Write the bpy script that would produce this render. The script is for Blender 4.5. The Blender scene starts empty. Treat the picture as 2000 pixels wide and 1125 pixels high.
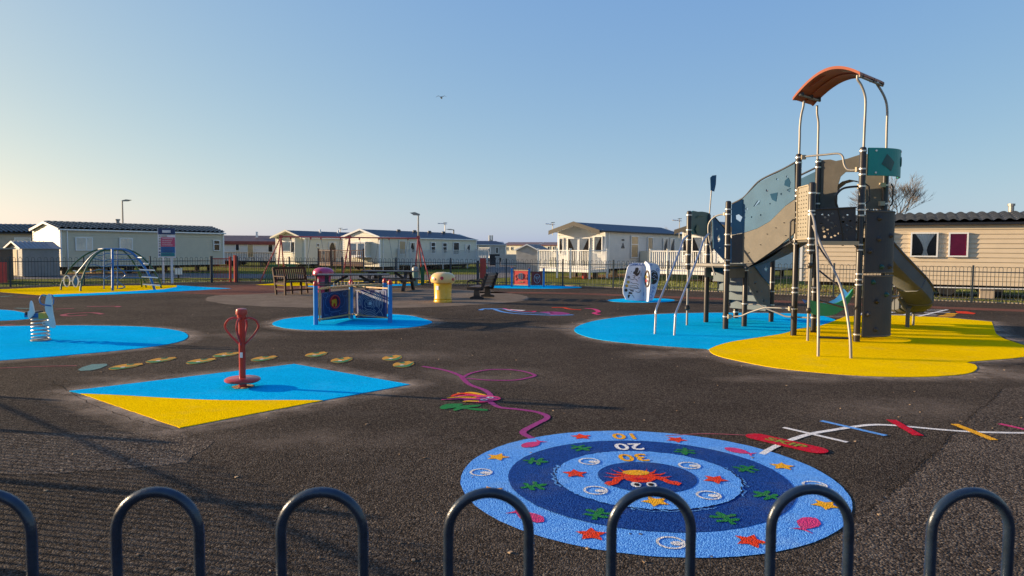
import bpy, math, random
from mathutils import Vector, Matrix
from mathutils.geometry import tessellate_polygon
random.seed(7)
C = bpy.context.scene.collection
PI = math.pi; rad = math.radians
# ------------------------------------------------------------------ camera
FPX = 1350.0; CH = 1.6
PHI = math.atan(75.5/FPX); RHO = rad(.4)
ROT = Matrix.Rotation(PI/2-PHI, 3, 'X') @ Matrix.Rotation(RHO, 3, 'Z')
CO = Vector((0, 0, CH))
cam = bpy.data.cameras.new('camera'); co = bpy.data.objects.new('camera', cam); C.objects.link(co)
co.location = CO; co.rotation_euler = ROT.to_euler()
cam.sensor_width = 36; cam.lens = FPX/2000*36; cam.clip_end = 3000; cam.clip_start = .05
cam.dof.use_dof = True; cam.dof.focus_distance = 9; cam.dof.aperture_fstop = 6.5
bpy.context.scene.camera = co
# ------------------------------------------------------------------ world, sun, exposure
SUN_EL = rad(12.0); SUN_DIR = Vector((-.977, .215, 0)).normalized()
w = bpy.data.worlds.new('World'); bpy.context.scene.world = w; w.use_nodes = True
nt = w.node_tree; bg = nt.nodes['Background']
sk = nt.nodes.new('ShaderNodeTexSky'); sk.sky_type = 'NISHITA'; sk.sun_disc = False
sk.sun_elevation = SUN_EL; sk.sun_rotation = math.atan2(SUN_DIR.x, SUN_DIR.y) % (2*PI)
sk.air_density = .7; sk.dust_density = 1.0; sk.ozone_density = 2.0; sk.altitude = 0
sp3 = nt.nodes.new('ShaderNodeSeparateColor'); cb3 = nt.nodes.new('ShaderNodeCombineColor'); nt.links.new(sk.outputs[0], sp3.inputs[0])
for k_, (gm_, gn_) in enumerate(((.726, 1.216), (.518, 1.59), (.10, 2.98))):      # the phone camera's softened sky contrast
    pw = nt.nodes.new('ShaderNodeMath'); pw.operation = 'POWER'; pw.inputs[1].default_value = gm_
    ml = nt.nodes.new('ShaderNodeMath'); ml.operation = 'MULTIPLY'; ml.inputs[1].default_value = gn_
    nt.links.new(sp3.outputs[k_], pw.inputs[0]); nt.links.new(pw.outputs[0], ml.inputs[0]); nt.links.new(ml.outputs[0], cb3.inputs[k_])
nt.links.new(cb3.outputs[0], bg.inputs[0]); bg.inputs[1].default_value = .114
sl = bpy.data.lights.new('sun', 'SUN'); so = bpy.data.objects.new('sun', sl); C.objects.link(so)
sl.energy = 5.0; sl.angle = rad(.5); sl.color = (1, .76, .48)
sd = Vector((SUN_DIR.x*math.cos(SUN_EL), SUN_DIR.y*math.cos(SUN_EL), math.sin(SUN_EL)))
so.rotation_euler = sd.to_track_quat('Z', 'Y').to_euler(); so.location = (-20, 5, 8)
vs = bpy.context.scene.view_settings
vs.view_transform = 'Standard'; vs.look = 'None'; vs.gamma = 1; vs.exposure = .85
# ------------------------------------------------------------------ measuring from the camera model
def ray(px, py): return ROT @ Vector(((px-1000)/FPX, -(py-562.5)/FPX, -1))
def G(px, py, z=0.0):
    d = ray(px, py); t = (z-CH)/d.z; p = CO+d*t; return Vector((p.x, p.y, z))
def onplane(px, py, p0, n):
    d = ray(px, py); t = (p0-CO).dot(n)/d.dot(n); return CO+d*t
def XY(px, Y):                      # ground point seen at column px, at distance Y
    d = ray(px, 487+.007*(px-1000)); return Vector((d.x/d.y*Y, Y, 0))
def VP(a, b):                       # vertical plane through ground points a, b -> function of pixel
    a = Vector(a).to_3d() if len(a) == 2 else Vector(a); b = Vector(b).to_3d() if len(b) == 2 else Vector(b)
    n = (b-a).cross(Vector((0, 0, 1))); n.z = 0; n.normalize()
    return lambda px, py: onplane(px, py, Vector((a.x, a.y, 0)), n)
def Zat(p, py):
    lo, hi = -5, 60
    for _ in range(50):
        m = (lo+hi)/2; q = ROT.transposed() @ (Vector((p[0], p[1], m))-CO)
        if 562.5-FPX*q.y/-q.z > py: lo = m
        else: hi = m
    return lo
def catmull(P, n=6, closed=True):
    out = []; N = len(P)
    rng = range(N) if closed else range(N-1)
    for i in rng:
        if closed: a, b, c, d = P[i-1], P[i], P[(i+1) % N], P[(i+2) % N]
        else: a, b, c, d = P[max(i-1, 0)], P[i], P[i+1], P[min(i+2, N-1)]
        for k in range(n):
            t = k/n
            out.append(.5*((2*b)+(c-a)*t+(2*a-5*b+4*c-d)*t*t+(3*b-a-3*c+d)*t**3))
    if not closed: out.append(P[-1])
    return out
# ------------------------------------------------------------------ materials
def mat(name, rgb, rough=.6, metal=0, var=.12, scale=3.0, bump=0, bscale=60, spec=.5, dirt=None, coat=0):
    m = bpy.data.materials.new(name); m.use_nodes = True; t = m.node_tree; b = t.nodes['Principled BSDF']
    tc = t.nodes.new('ShaderNodeTexCoord'); n = t.nodes.new('ShaderNodeTexNoise'); n.inputs['Scale'].default_value = scale; n.inputs['Detail'].default_value = 6
    geo = t.nodes.new('ShaderNodeNewGeometry')
    t.links.new(geo.outputs['Position'], n.inputs['Vector'])
    r = t.nodes.new('ShaderNodeValToRGB'); e = r.color_ramp.elements
    e[0].position = .3; e[1].position = .7
    e[0].color = (*[c*(1-var) for c in rgb], 1); e[1].color = (*[min(1, c*(1+var)) for c in rgb], 1)
    t.links.new(n.outputs['Fac'], r.inputs[0]); src = r.outputs[0]
    if dirt:
        n2 = t.nodes.new('ShaderNodeTexNoise'); n2.inputs['Scale'].default_value = scale*2.7; n2.inputs['Detail'].default_value = 8; n2.inputs['Roughness'].default_value = .7
        t.links.new(geo.outputs['Position'], n2.inputs['Vector'])
        r2 = t.nodes.new('ShaderNodeValToRGB'); r2.color_ramp.elements[0].position = .5; r2.color_ramp.elements[1].position = .75
        r2.color_ramp.elements[0].color = (0, 0, 0, 1); r2.color_ramp.elements[1].color = (.6, .6, .6, 1)
        mx = t.nodes.new('ShaderNodeMixRGB'); mx.inputs[2].default_value = (*dirt, 1)
        t.links.new(n2.outputs['Fac'], r2.inputs[0]); t.links.new(r2.outputs[0], mx.inputs[0]); t.links.new(src, mx.inputs[1]); src = mx.outputs[0]
    t.links.new(src, b.inputs['Base Color'])
    b.inputs['Roughness'].default_value = rough; b.inputs['Metallic'].default_value = metal; b.inputs['Specular IOR Level'].default_value = spec
    b.inputs['Coat Weight'].default_value = coat
    if bump:
        n3 = t.nodes.new('ShaderNodeTexNoise'); n3.inputs['Scale'].default_value = bscale; n3.inputs['Detail'].default_value = 4
        t.links.new(geo.outputs['Position'], n3.inputs['Vector'])
        bp = t.nodes.new('ShaderNodeBump'); bp.inputs['Strength'].default_value = 1; bp.inputs['Distance'].default_value = bump
        t.links.new(n3.outputs['Fac'], bp.inputs['Height']); t.links.new(bp.outputs[0], b.inputs['Normal'])
    return m
def granular(name, cols, gscale, bump, wear=None, wearamt=.5, rough=.9, spec=.04, big=.18, bigscale=.5, wscale=1.7):
    """crumb / aggregate surface: cols = colours of grains dark -> light"""
    m = bpy.data.materials.new(name); m.use_nodes = True; t = m.node_tree; L = t.links; b = t.nodes['Principled BSDF']
    geo = t.nodes.new('ShaderNodeNewGeometry')
    v = t.nodes.new('ShaderNodeTexVoronoi'); v.inputs['Scale'].default_value = gscale; L.new(geo.outputs['Position'], v.inputs['Vector'])
    v.inputs['Randomness'].default_value = 1
    sep = t.nodes.new('ShaderNodeSeparateColor'); L.new(v.outputs['Color'], sep.inputs[0])
    r = t.nodes.new('ShaderNodeValToRGB'); el = r.color_ramp.elements
    while len(el) < len(cols): el.new(.5)
    for i, c in enumerate(cols): el[i].position = i/(len(cols)-1)*.98; el[i].color = (*c, 1)
    L.new(sep.outputs[0], r.inputs[0])
    n = t.nodes.new('ShaderNodeTexNoise'); n.inputs['Scale'].default_value = bigscale; n.inputs['Detail'].default_value = 7; n.inputs['Roughness'].default_value = .6
    L.new(geo.outputs['Position'], n.inputs['Vector'])
    mr = t.nodes.new('ShaderNodeMapRange'); mr.inputs[1].default_value = .3; mr.inputs[2].default_value = .7; mr.inputs[3].default_value = 1-big; mr.inputs[4].default_value = 1+big
    L.new(n.outputs['Fac'], mr.inputs[0])
    mul = t.nodes.new('ShaderNodeMixRGB'); mul.blend_type = 'MULTIPLY'; mul.inputs[0].default_value = 1
    L.new(r.outputs[0], mul.inputs[1]); L.new(mr.outputs[0], mul.inputs[2]); src = mul.outputs[0]
    if wear:
        n2 = t.nodes.new('ShaderNodeTexNoise'); n2.inputs['Scale'].default_value = wscale; n2.inputs['Detail'].default_value = 10; n2.inputs['Roughness'].default_value = .72
        L.new(geo.outputs['Position'], n2.inputs['Vector'])
        r2 = t.nodes.new('ShaderNodeMapRange'); r2.inputs[1].default_value = .52; r2.inputs[2].default_value = .75; r2.inputs[4].default_value = wearamt
        L.new(n2.outputs['Fac'], r2.inputs[0])
        mx = t.nodes.new('ShaderNodeMixRGB'); mx.inputs[2].default_value = (*wear, 1)
        L.new(r2.outputs[0], mx.inputs[0]); L.new(src, mx.inputs[1]); src = mx.outputs[0]
    L.new(src, b.inputs['Base Color']); b.inputs['Roughness'].default_value = rough; b.inputs['Specular IOR Level'].default_value = spec
    n3 = t.nodes.new('ShaderNodeTexNoise'); n3.inputs['Scale'].default_value = gscale*.9; n3.inputs['Detail'].default_value = 3
    L.new(geo.outputs['Position'], n3.inputs['Vector'])
    ad = t.nodes.new('ShaderNodeMath'); ad.operation = 'SUBTRACT'; L.new(n3.outputs['Fac'], ad.inputs[0]); L.new(v.outputs['Distance'], ad.inputs[1])
    bp = t.nodes.new('ShaderNodeBump'); bp.inputs['Strength'].default_value = 1; bp.inputs['Distance'].default_value = bump
    L.new(ad.outputs[0], bp.inputs['Height']); L.new(bp.outputs[0], b.inputs['Normal'])
    return m
M = {}
M['asphalt'] = granular('asphalt', [(.015, .011, .0085), (.036, .028, .022), (.054, .042, .033), (.075, .059, .046), (.145, .120, .095)], 100, .008, wear=(.12, .10, .085), wearamt=.45, big=.28, bigscale=.35)
M['blue_rub'] = granular('blue_rubber', [(.002, .30, .58), (.003, .44, .82), (.008, .50, .90)], 120, .004, wear=(.03, .46, .85), wearamt=.6, big=.10, rough=.95, spec=0)
M['yel_rub'] = granular('yellow_rubber', [(.70, .40, .001), (.92, .58, .002), (.95, .64, .004)], 120, .004, wear=(.62, .42, .05), wearamt=.5, big=.10, rough=.95, spec=0)
M['t_light'] = granular('target_light_blue', [(.06, .22, .60), (.10, .33, .80), (.16, .42, .86)], 110, .005, wear=(.3, .45, .6), wearamt=.45, big=.06, rough=.6)
M['t_dark'] = granular('target_navy', [(.006, .03, .14), (.008, .05, .24), (.02, .08, .30)], 110, .005, wear=(.1, .11, .13), wearamt=.45, big=.1, rough=.6)
def pnt(n, c, wa=.3): M[n] = granular('paint_'+n, [tuple(x*.7 for x in c), c, tuple(min(1, x*1.1) for x in c)], 110, .004, wear=(.13, .13, .15), wearamt=min(.95, wa+.35), big=.12, rough=.75, wscale=22)
pnt('p_red', (.75, .05, .015)); pnt('p_orange', (.85, .40, .02)); pnt('p_pink', (.62, .05, .18)); pnt('p_green', (.02, .19, .05), .5); pnt('p_white', (.75, .72, .68))
pnt('p_purple', (.32, .05, .20)); pnt('p_crim', (.55, .01, .03)); pnt('p_blue', (.12, .32, .68)); pnt('p_black', (.015, .012, .012)); pnt('p_teal', (.15, .27, .25), .9)
pnt('p_fgreen2', (.25, .28, .04)); pnt('p_fpink', (.38, .10, .12), .9); pnt('p_fgreen', (.06, .22, .10), .7); pnt('p_forange', (.6, .30, .05), .5)
M['paving'] = granular('paving', [(.13, .10, .072), (.18, .14, .105), (.23, .18, .135)], 60, .003, wear=(.15, .115, .09), wearamt=.8, big=.2, bigscale=1.5)
M['redtar'] = granular('red_tarmac', [(.10, .04, .025), (.17, .07, .05), (.22, .10, .07)], 90, .004, wear=(.10, .08, .07), wearamt=.9)
M['road'] = granular('road', [(.11, .10, .095), (.17, .16, .15), (.22, .20, .18)], 60, .003)
M['crack'] = granular('crack', [(.015, .012, .010), (.03, .024, .02)], 80, .006)
M['soil'] = granular('soil', [(.20, .13, .08), (.33, .23, .15), (.42, .31, .20)], 30, .01)
M['grass'] = granular('grass_ground', [(.08, .09, .015), (.14, .15, .025), (.20, .20, .04)], 40, .02, wear=(.20, .16, .06), wearamt=.5, big=.25, bigscale=.35)
M['blade'] = mat('grass_blade', (.17, .19, .035), .6, var=.5, scale=1.3)
M['blackpost'] = mat('black_post', (.022, .017, .014), .38, var=.2, bump=.0006, bscale=30)
M['band'] = mat('silver_band', (.62, .60, .57), .35, .6)
M['steel'] = mat('galvanised_tube', (.30, .28, .25), .5, .4, var=.15)
M['bright'] = mat('bright_steel', (.50, .50, .52), .3, .9)
M['greypanel'] = mat('grey_panel', (.135, .122, .102), .6, var=.14, spec=.25, dirt=(.19, .165, .13), bump=.0006)
M['darkpanel'] = mat('dark_panel', (.050, .052, .059), .6, var=.1, spec=.3, dirt=(.075, .07, .065))
M['bluepanel'] = mat('blue_panel', (.045, .125, .215), .6, var=.12, spec=.2)
M['recessblue'] = mat('blue_recess', (.022, .07, .13), .85, spec=.05)
M['teal'] = mat('teal_panel', (.003, .26, .23), .45, var=.08)
M['dteal'] = mat('dark_teal_panel', (.006, .075, .075), .4, var=.08)
M['orange'] = mat('orange_roof', (.37, .080, .030), .45, var=.1)
M['dorange'] = mat('orange_recess', (.34, .05, .02), .5)
M['slidegrey'] = mat('slide_grey', (.115, .12, .125), .55, var=.15, spec=.2, dirt=(.13, .12, .10))
M['slidebrown'] = mat('slide_brown', (.09, .065, .05), .4)
M['greenseat'] = mat('green_rubber', (.02, .25, .10), .45, var=.15, dirt=(.08, .2, .08))
M['step'] = mat('blue_step', (.06, .105, .135), .45, var=.15)
M['tan'] = mat('tan_plastic', (.42, .35, .24), .5, var=.06)
M['fence'] = mat('fence_navy', (.016, .030, .055), .28, .2, var=.3, scale=30, bump=.0006, bscale=140, coat=.2, dirt=(.035, .04, .05))
M['fencefar'] = mat('fence_far', (.03, .045, .06), .35, .3)
M['redpaint'] = mat('red_paint', (.42, .035, .025), .3, var=.12, scale=8, dirt=(.3, .08, .06))
M['pinkred'] = mat('swing_red', (.42, .06, .05), .45)
M['bluepole'] = mat('blue_pole', (.01, .20, .50), .4)
M['navy'] = mat('navy_board', (.008, .035, .13), .45)
M['mid'] = mat('violet_board', (.05, .08, .22), .5)
M['wood'] = mat('bench_timber', (.062, .028, .018), .65, var=.3, spec=.2, scale=20)
M['woodl'] = mat('rail_timber', (.62, .38, .16), .55, var=.2, scale=20)
M['dwood'] = mat('recycled_plastic', (.022, .016, .014), .5, var=.3, scale=20)
M['dtop'] = mat('table_plastic', (.06, .055, .055), .42, var=.2, scale=10)
M['brownslat'] = mat('brown_slat', (.10, .065, .045), .55, var=.2, scale=10)
M['yellowbin'] = mat('yellow_plastic', (.82, .44, .015), .3, var=.05, coat=.3)
M['yellowcap'] = mat('yellow_cap', (.84, .54, .20), .3, var=.05, coat=.3)
M['pinkbin'] = mat('pink_plastic', (.50, .04, .13), .3, var=.05, coat=.3)
M['spot'] = mat('red_spot', (.50, .018, .02), .35)
M['white'] = mat('white_paint', (.78, .77, .74), .4, var=.04)
M['upvc'] = mat('white_upvc', (.80, .80, .78), .35, var=.03)
M['cream'] = mat('cream_cladding', (.66, .62, .50), .5, var=.04)
M['pale'] = mat('pale_cladding', (.56, .51, .39), .55, var=.04)
M['beige'] = mat('beige_cladding', (.67, .54, .37), .5, var=.04)
M['greyclad'] = mat('grey_white_cladding', (.60, .59, .56), .5, var=.04)
M['fargrey'] = mat('far_grey_cladding', (.42, .40, .37), .6)
M['browncl'] = mat('tan_cladding', (.42, .36, .28), .6)
M['shedg'] = mat('grey_shed', (.25, .25, .25), .6, dirt=(.2, .2, .19))
M['slate'] = mat('slate_roof', (.075, .08, .088), .33, var=.25, bump=.002, bscale=20)
M['blueroof'] = mat('blue_grey_roof', (.03, .045, .075), .55, var=.15)
M['maroon'] = mat('maroon_trim', (.20, .045, .04), .5)
M['maroonroof'] = mat('maroon_roof', (.13, .09, .09), .6)
M['brownfascia'] = mat('brown_fascia', (.035, .031, .028), .5)
M['gravelroof'] = mat('shed_roof', (.22, .23, .25), .45, .3)
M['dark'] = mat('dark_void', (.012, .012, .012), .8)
M['chassis'] = mat('chassis_steel', (.05, .045, .04), .6)
M['tyre'] = mat('tyre_rubber', (.015, .015, .015), .8)
M['block'] = mat('pier_block', (.45, .36, .26), .8, bump=.003)
M['curtain'] = mat('net_curtain', (.80, .76, .70), .8)
M['curtaint'] = mat('tan_curtain', (.60, .47, .30), .8)
M['magenta'] = mat('magenta_blind', (.62, .01, .09), .7)
M['bark'] = mat('bark', (.20, .165, .14), .9, var=.3)
M['gull'] = mat('gull_grey', (.32, .34, .38), .7)
M['greengrey'] = mat('grey_green_bin', (.12, .22, .19), .4)
M['dgreen'] = mat('dark_green', (.01, .10, .04), .5)
M['green'] = mat('green_tube', (.02, .16, .07), .4)
M['domegreen'] = mat('dome_green', (.01, .08, .045), .35)
M['domeblue'] = mat('dome_blue', (.02, .13, .34), .35)
M['signwhite'] = mat('sign_white', (.66, .67, .74), .5)
M['signpink'] = mat('sign_pink', (.50, .07, .16), .5)
M['signblue'] = mat('sign_blue', (.01, .12, .34), .5)
M['signteal'] = mat('sign_teal', (.01, .20, .25), .5)
M['redboard'] = mat('red_board', (.60, .05, .04), .5)
M['maroonb'] = mat('maroon_board', (.16, .02, .025), .5)
M['panelwhite'] = mat('white_panel', (.68, .72, .82), .4, var=.03)
M['ink'] = mat('black_ink', (.012, .013, .018), .5)
M['inkblue'] = mat('blue_ink', (.10, .20, .50), .5)
M['goldplug'] = mat('gold_plug', (.65, .35, .02), .4)
M['greyplug'] = mat('grey_plug', (.14, .16, .2), .4)
M['line'] = mat('maze_line', (.42, .52, .55), .5)
M['lineb'] = mat('faint_line', (.12, .26, .50), .5)
M['skyrider'] = mat('rider_white', (.66, .66, .62), .4)
M['ochre'] = mat('ochre', (.50, .36, .05), .5)
M['spring'] = mat('spring_grey', (.50, .48, .46), .35, .5)
M['browndeck'] = mat('brown_deck', (.14, .06, .035), .6, var=.25, scale=12)
M['lampgrey'] = mat('lamp_grey', (.30, .29, .27), .5, .4)
def mk_glass():
    m = bpy.data.materials.new('window_glass'); m.use_nodes = True; t = m.node_tree; t.nodes.remove(t.nodes['Principled BSDF'])
    g = t.nodes.new('ShaderNodeBsdfGlossy'); g.inputs['Roughness'].default_value = .03; g.inputs[0].default_value = (.9, .9, .9, 1)
    tr = t.nodes.new('ShaderNodeBsdfTransparent'); tr.inputs[0].default_value = (.95, .96, .96, 1)
    fr = t.nodes.new('ShaderNodeFresnel'); fr.inputs[0].default_value = 1.28
    mx = t.nodes.new('ShaderNodeMixShader')
    t.links.new(fr.outputs[0], mx.inputs[0]); t.links.new(tr.outputs[0], mx.inputs[1]); t.links.new(g.outputs[0], mx.inputs[2])
    t.links.new(mx.outputs[0], t.nodes['Material Output'].inputs[0]); return m
M['glass'] = mk_glass()
def mk_dust():
    m = bpy.data.materials.new('sand_dust'); m.use_nodes = True; t = m.node_tree; b = t.nodes['Principled BSDF']
    b.inputs['Base Color'].default_value = (.40, .31, .235, 1); b.inputs['Roughness'].default_value = .95; b.inputs['Specular IOR Level'].default_value = .1
    at = t.nodes.new('ShaderNodeAttribute'); at.attribute_name = 'fade'
    geo = t.nodes.new('ShaderNodeNewGeometry'); n = t.nodes.new('ShaderNodeTexNoise'); n.inputs['Scale'].default_value = 2.2; n.inputs['Detail'].default_value = 10; n.inputs['Roughness'].default_value = .8
    t.links.new(geo.outputs['Position'], n.inputs['Vector'])
    mr = t.nodes.new('ShaderNodeMapRange'); mr.inputs[1].default_value = .36; mr.inputs[2].default_value = .6; t.links.new(n.outputs['Fac'], mr.inputs[0])
    mu = t.nodes.new('ShaderNodeMath'); mu.operation = 'MULTIPLY'; t.links.new(at.outputs['Fac'], mu.inputs[0]); t.links.new(mr.outputs[0], mu.inputs[1])
    tr = t.nodes.new('ShaderNodeBsdfTransparent'); mx = t.nodes.new('ShaderNodeMixShader')
    t.links.new(mu.outputs[0], mx.inputs[0]); t.links.new(tr.outputs[0], mx.inputs[1]); t.links.new(b.outputs[0], mx.inputs[2]); t.links.new(mx.outputs[0], t.nodes['Material Output'].inputs[0])
    return m
M['dust'] = mk_dust()
# ------------------------------------------------------------------ mesh building
def V(*a): return Vector(a)
class MB:
    def __init__(s): s.v = []; s.f = []; s.fade = None
    def add(s, vs, fs):
        o = len(s.v); s.v += [Vector(x) for x in vs]; s.f += [tuple(i+o for i in f) for f in fs]; return s
    def box(s, c, d, rz=0, R=None):
        x, y, z = d[0]/2, d[1]/2, d[2]/2
        R = R or Matrix.Rotation(rz, 3, 'Z'); c = Vector(c)
        vs = [c+R@Vector((a*x, b*y, e*z)) for a, b, e in ((-1,-1,-1),(1,-1,-1),(1,1,-1),(-1,1,-1),(-1,-1,1),(1,-1,1),(1,1,1),(-1,1,1))]
        return s.add(vs, [(0,3,2,1),(4,5,6,7),(0,1,5,4),(1,2,6,5),(2,3,7,6),(3,0,4,7)])
    def beam(s, a, b, w, h, up=None):
        a = Vector(a); b = Vector(b); d = (b-a); L = d.length; d.normalize(); up = Vector(up) if up else Vector((0, 0, 1))
        if abs(d.dot(up)) > .99: up = Vector((1, 0, 0))
        y = up.cross(d).normalized(); z = d.cross(y)
        R = Matrix((d, y, z)).transposed(); return s.box((a+b)/2, (L, w, h), R=R)
    def tube(s, P, r, n=8, closed=False, cap=True):
        P = [Vector(p) for p in P]; N = len(P); rs = r if isinstance(r, (list, tuple)) else [r]*N
        T = []
        for i in range(N):
            if closed: t = P[(i+1) % N]-P[i-1]
            else: t = P[min(i+1, N-1)]-P[max(i-1, 0)]
            T.append(t.normalized())
        u = T[0].orthogonal().normalized(); o = len(s.v)
        for i in range(N):
            if i: u = (u-T[i]*u.dot(T[i])).normalized()
            w_ = T[i].cross(u)
            for k in range(n):
                a = 2*PI*k/n; s.v.append(P[i]+(u*math.cos(a)+w_*math.sin(a))*rs[i])
        for i in range(N if closed else N-1):
            j = (i+1) % N
            for k in range(n):
                l = (k+1) % n; s.f.append((o+i*n+k, o+i*n+l, o+j*n+l, o+j*n+k))
        if cap and not closed:
            s.f.append(tuple(o+k for k in range(n))[::-1]); s.f.append(tuple(o+(N-1)*n+k for k in range(n)))
        return s
    def lathe(s, prof, c=(0, 0, 0), n=24):
        c = Vector(c); o = len(s.v); N = len(prof)
        for r, z in prof:
            for k in range(n):
                a = 2*PI*k/n; s.v.append(c+Vector((r*math.cos(a), r*math.sin(a), z)))
        for i in range(N-1):
            for k in range(n):
                l = (k+1) % n; s.f.append((o+i*n+k, o+i*n+l, o+(i+1)*n+l, o+(i+1)*n+k))
        s.f.append(tuple(o+k for k in range(n))[::-1]); s.f.append(tuple(o+(N-1)*n+k for k in range(n)))
        return s
    def prism(s, loops, off):
        """loops: outer outline and holes (3d points on one plane); off: thickness vector"""
        if isinstance(loops[0], Vector): loops = [loops]
        off = Vector(off); flat = [p for l in loops for p in l]; n = len(flat); o = len(s.v)
        tris = tessellate_polygon(loops)
        s.v += [p.copy() for p in flat]+[p+off for p in flat]
        for t in tris:
            s.f.append((o+t[0], o+t[1], o+t[2])); s.f.append((o+n+t[2], o+n+t[1], o+n+t[0]))
        b = 0
        for l in loops:
            for i in range(len(l)):
                j = (i+1) % len(l); s.f.append((o+b+i, o+b+j, o+n+b+j, o+n+b+i))
            b += len(l)
        return s
    def grid(s, rows):
        o = len(s.v); m = len(rows[0])
        for r in rows: s.v += [Vector(p) for p in r]
        for i in range(len(rows)-1):
            for k in range(m-1): s.f.append((o+i*m+k, o+i*m+k+1, o+(i+1)*m+k+1, o+(i+1)*m+k))
        return s
    def mesh(s, name, m, smooth=False, off=None):
        me = bpy.data.meshes.new(name); vs = [v-off for v in s.v] if off is not None else s.v
        me.from_pydata([tuple(v) for v in vs], [], s.f); me.materials.append(M[m] if isinstance(m, str) else m)
        if smooth:
            me.polygons.foreach_set('use_smooth', [True]*len(me.polygons)); 
            try: me.set_sharp_from_angle(angle=rad(40))
            except Exception: pass
        me.update(); return me
    def build(s, name, m, parent=None, kind=None, smooth=False, world=True, label=None):
        """world: vertices are world coordinates; root empties of such things are unrotated"""
        off = None
        if parent is not None and world:
            r = parent
            while r.parent: r = r.parent
            off = r.location.copy() if r.type == 'EMPTY' or 'off' in r else None
            if off is None: off = Vector((0, 0, 0))
        o = bpy.data.objects.new(name, s.mesh(name, m, smooth, off)); C.objects.link(o)
        if parent is not None: o.parent = parent
        if kind: o['kind'] = kind
        if label: o['label'] = label
        return o
def thing(name, label, cat, loc=(0, 0, 0), rz=0, group=None):
    o = bpy.data.objects.new(name, None); C.objects.link(o); o.location = loc; o.rotation_euler = (0, 0, rz); o.empty_display_size = .1
    o['label'] = label; o['category'] = cat
    if group: o['group'] = group
    return o
def tag(o, label, cat, group=None):
    o['label'] = label; o['category'] = cat
    if group: o['group'] = group
    return o
def inst(me, name, parent, loc, rz=0, scale=None):
    o = bpy.data.objects.new(name, me); C.objects.link(o); o.parent = parent; o.location = loc; o.rotation_euler = (0, 0, rz)
    if scale: o.scale = scale
    return o
def jitter(P, amp=.006, step=.05):
    out = []; N = len(P)
    for i in range(N):
        a = P[i]; b = P[(i+1) % N]; n = max(1, min(60, int((b-a).length/step)))
        for k in range(n):
            p = a.lerp(b, k/n); out.append(Vector((p.x+random.uniform(-amp, amp), p.y+random.uniform(-amp, amp), p.z)))
    return out
def flat(P, z, name, m, parent=None, kind=None, holes=None, label=None):
    loops = [[Vector((p.x, p.y, z)) for p in P]]+[[Vector((p.x, p.y, z)) for p in h] for h in (holes or [])]
    b = MB(); pts = [p for l in loops for p in l]; b.add(pts, [])
    for t in tessellate_polygon(loops):
        a, c, d = (pts[i] for i in t)
        b.f.append(tuple(t) if (c-a).cross(d-a).z > 0 else tuple(t)[::-1])
    return b.build(name, m, parent, kind, label=label)
def ribbon(P, wd, z, name, m, parent=None, kind=None, closed=False, mb=None):
    b = mb or MB(); N = len(P); o = len(b.v)
    for i in range(N):
        t = (P[(i+1) % N]-P[i-1]) if closed else (P[min(i+1, N-1)]-P[max(i-1, 0)])
        t.z = 0; t.normalize(); n = Vector((-t.y, t.x, 0)); ww = wd[i] if isinstance(wd, list) else wd
        ww *= random.uniform(.92, 1.08)
        b.v += [Vector((P[i].x, P[i].y, z))-n*ww/2, Vector((P[i].x, P[i].y, z))+n*ww/2]
    for i in range(N if closed else N-1):
        j = (i+1) % N; b.f.append((o+2*i, o+2*j, o+2*j+1, o+2*i+1))
    if mb: return b
    return b.build(name, m, parent, kind)
def halo(P, wd, name='sand_dust'):
    """drift of pale sand round the edge of a raised surface"""
    P = [Vector((p.x, p.y, 0)) for p in P]; N = len(P)
    A = sum(P[i].x*P[(i+1) % N].y-P[(i+1) % N].x*P[i].y for i in range(N)); sg = 1 if A > 0 else -1
    vs = []; fade = []
    for i in range(N):
        t = (P[(i+1) % N]-P[i-1]).normalized(); n = Vector((t.y, -t.x, 0))*sg
        for d, fd in ((-.04, 1), (.0, 1), (wd*.35, .55), (wd, 0)): vs.append(P[i]+n*d+Vector((0, 0, .0035))); fade.append(fd)
    fs = [(i*4+k, ((i+1) % N)*4+k, ((i+1) % N)*4+k+1, i*4+k+1) for i in range(N) for k in range(3)]
    b = MB(); b.add(vs, fs); o = b.build(name, 'dust', None, 'stuff')
    a = o.data.attributes.new('fade', 'FLOAT', 'POINT'); a.data.foreach_set('value', fade)
    tag(o, 'pale sand drifted along the edges of the coloured surfaces', 'sand', 'sand drifts round the coloured surfaces'); return o
def text(body, size, mtx, m, name, parent, bold=0.0, extrude=0.0, kind=None, sx=1.0):
    cu = bpy.data.curves.new(name, 'FONT'); cu.body = body; cu.size = size; cu.align_x = 'CENTER'; cu.align_y = 'CENTER'; cu.offset = bold; cu.extrude = extrude; cu.resolution_u = 3
    t = bpy.data.objects.new(name, cu); C.objects.link(t); bpy.context.view_layer.update()
    me = bpy.data.meshes.new_from_object(t.evaluated_get(bpy.context.evaluated_depsgraph_get())); bpy.data.objects.remove(t)
    me.materials.clear(); me.materials.append(M[m]); off = parent.location if (parent and parent.type == 'EMPTY') else Vector((0, 0, 0))
    for v in me.vertices:
        p = v.co.copy(); p.x *= sx; v.co = (mtx @ p)-off
    o = bpy.data.objects.new(name, me); C.objects.link(o); o.parent = parent
    if kind: o['kind'] = kind
    return o
def px(L): return [G(*p) for p in L]
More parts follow.
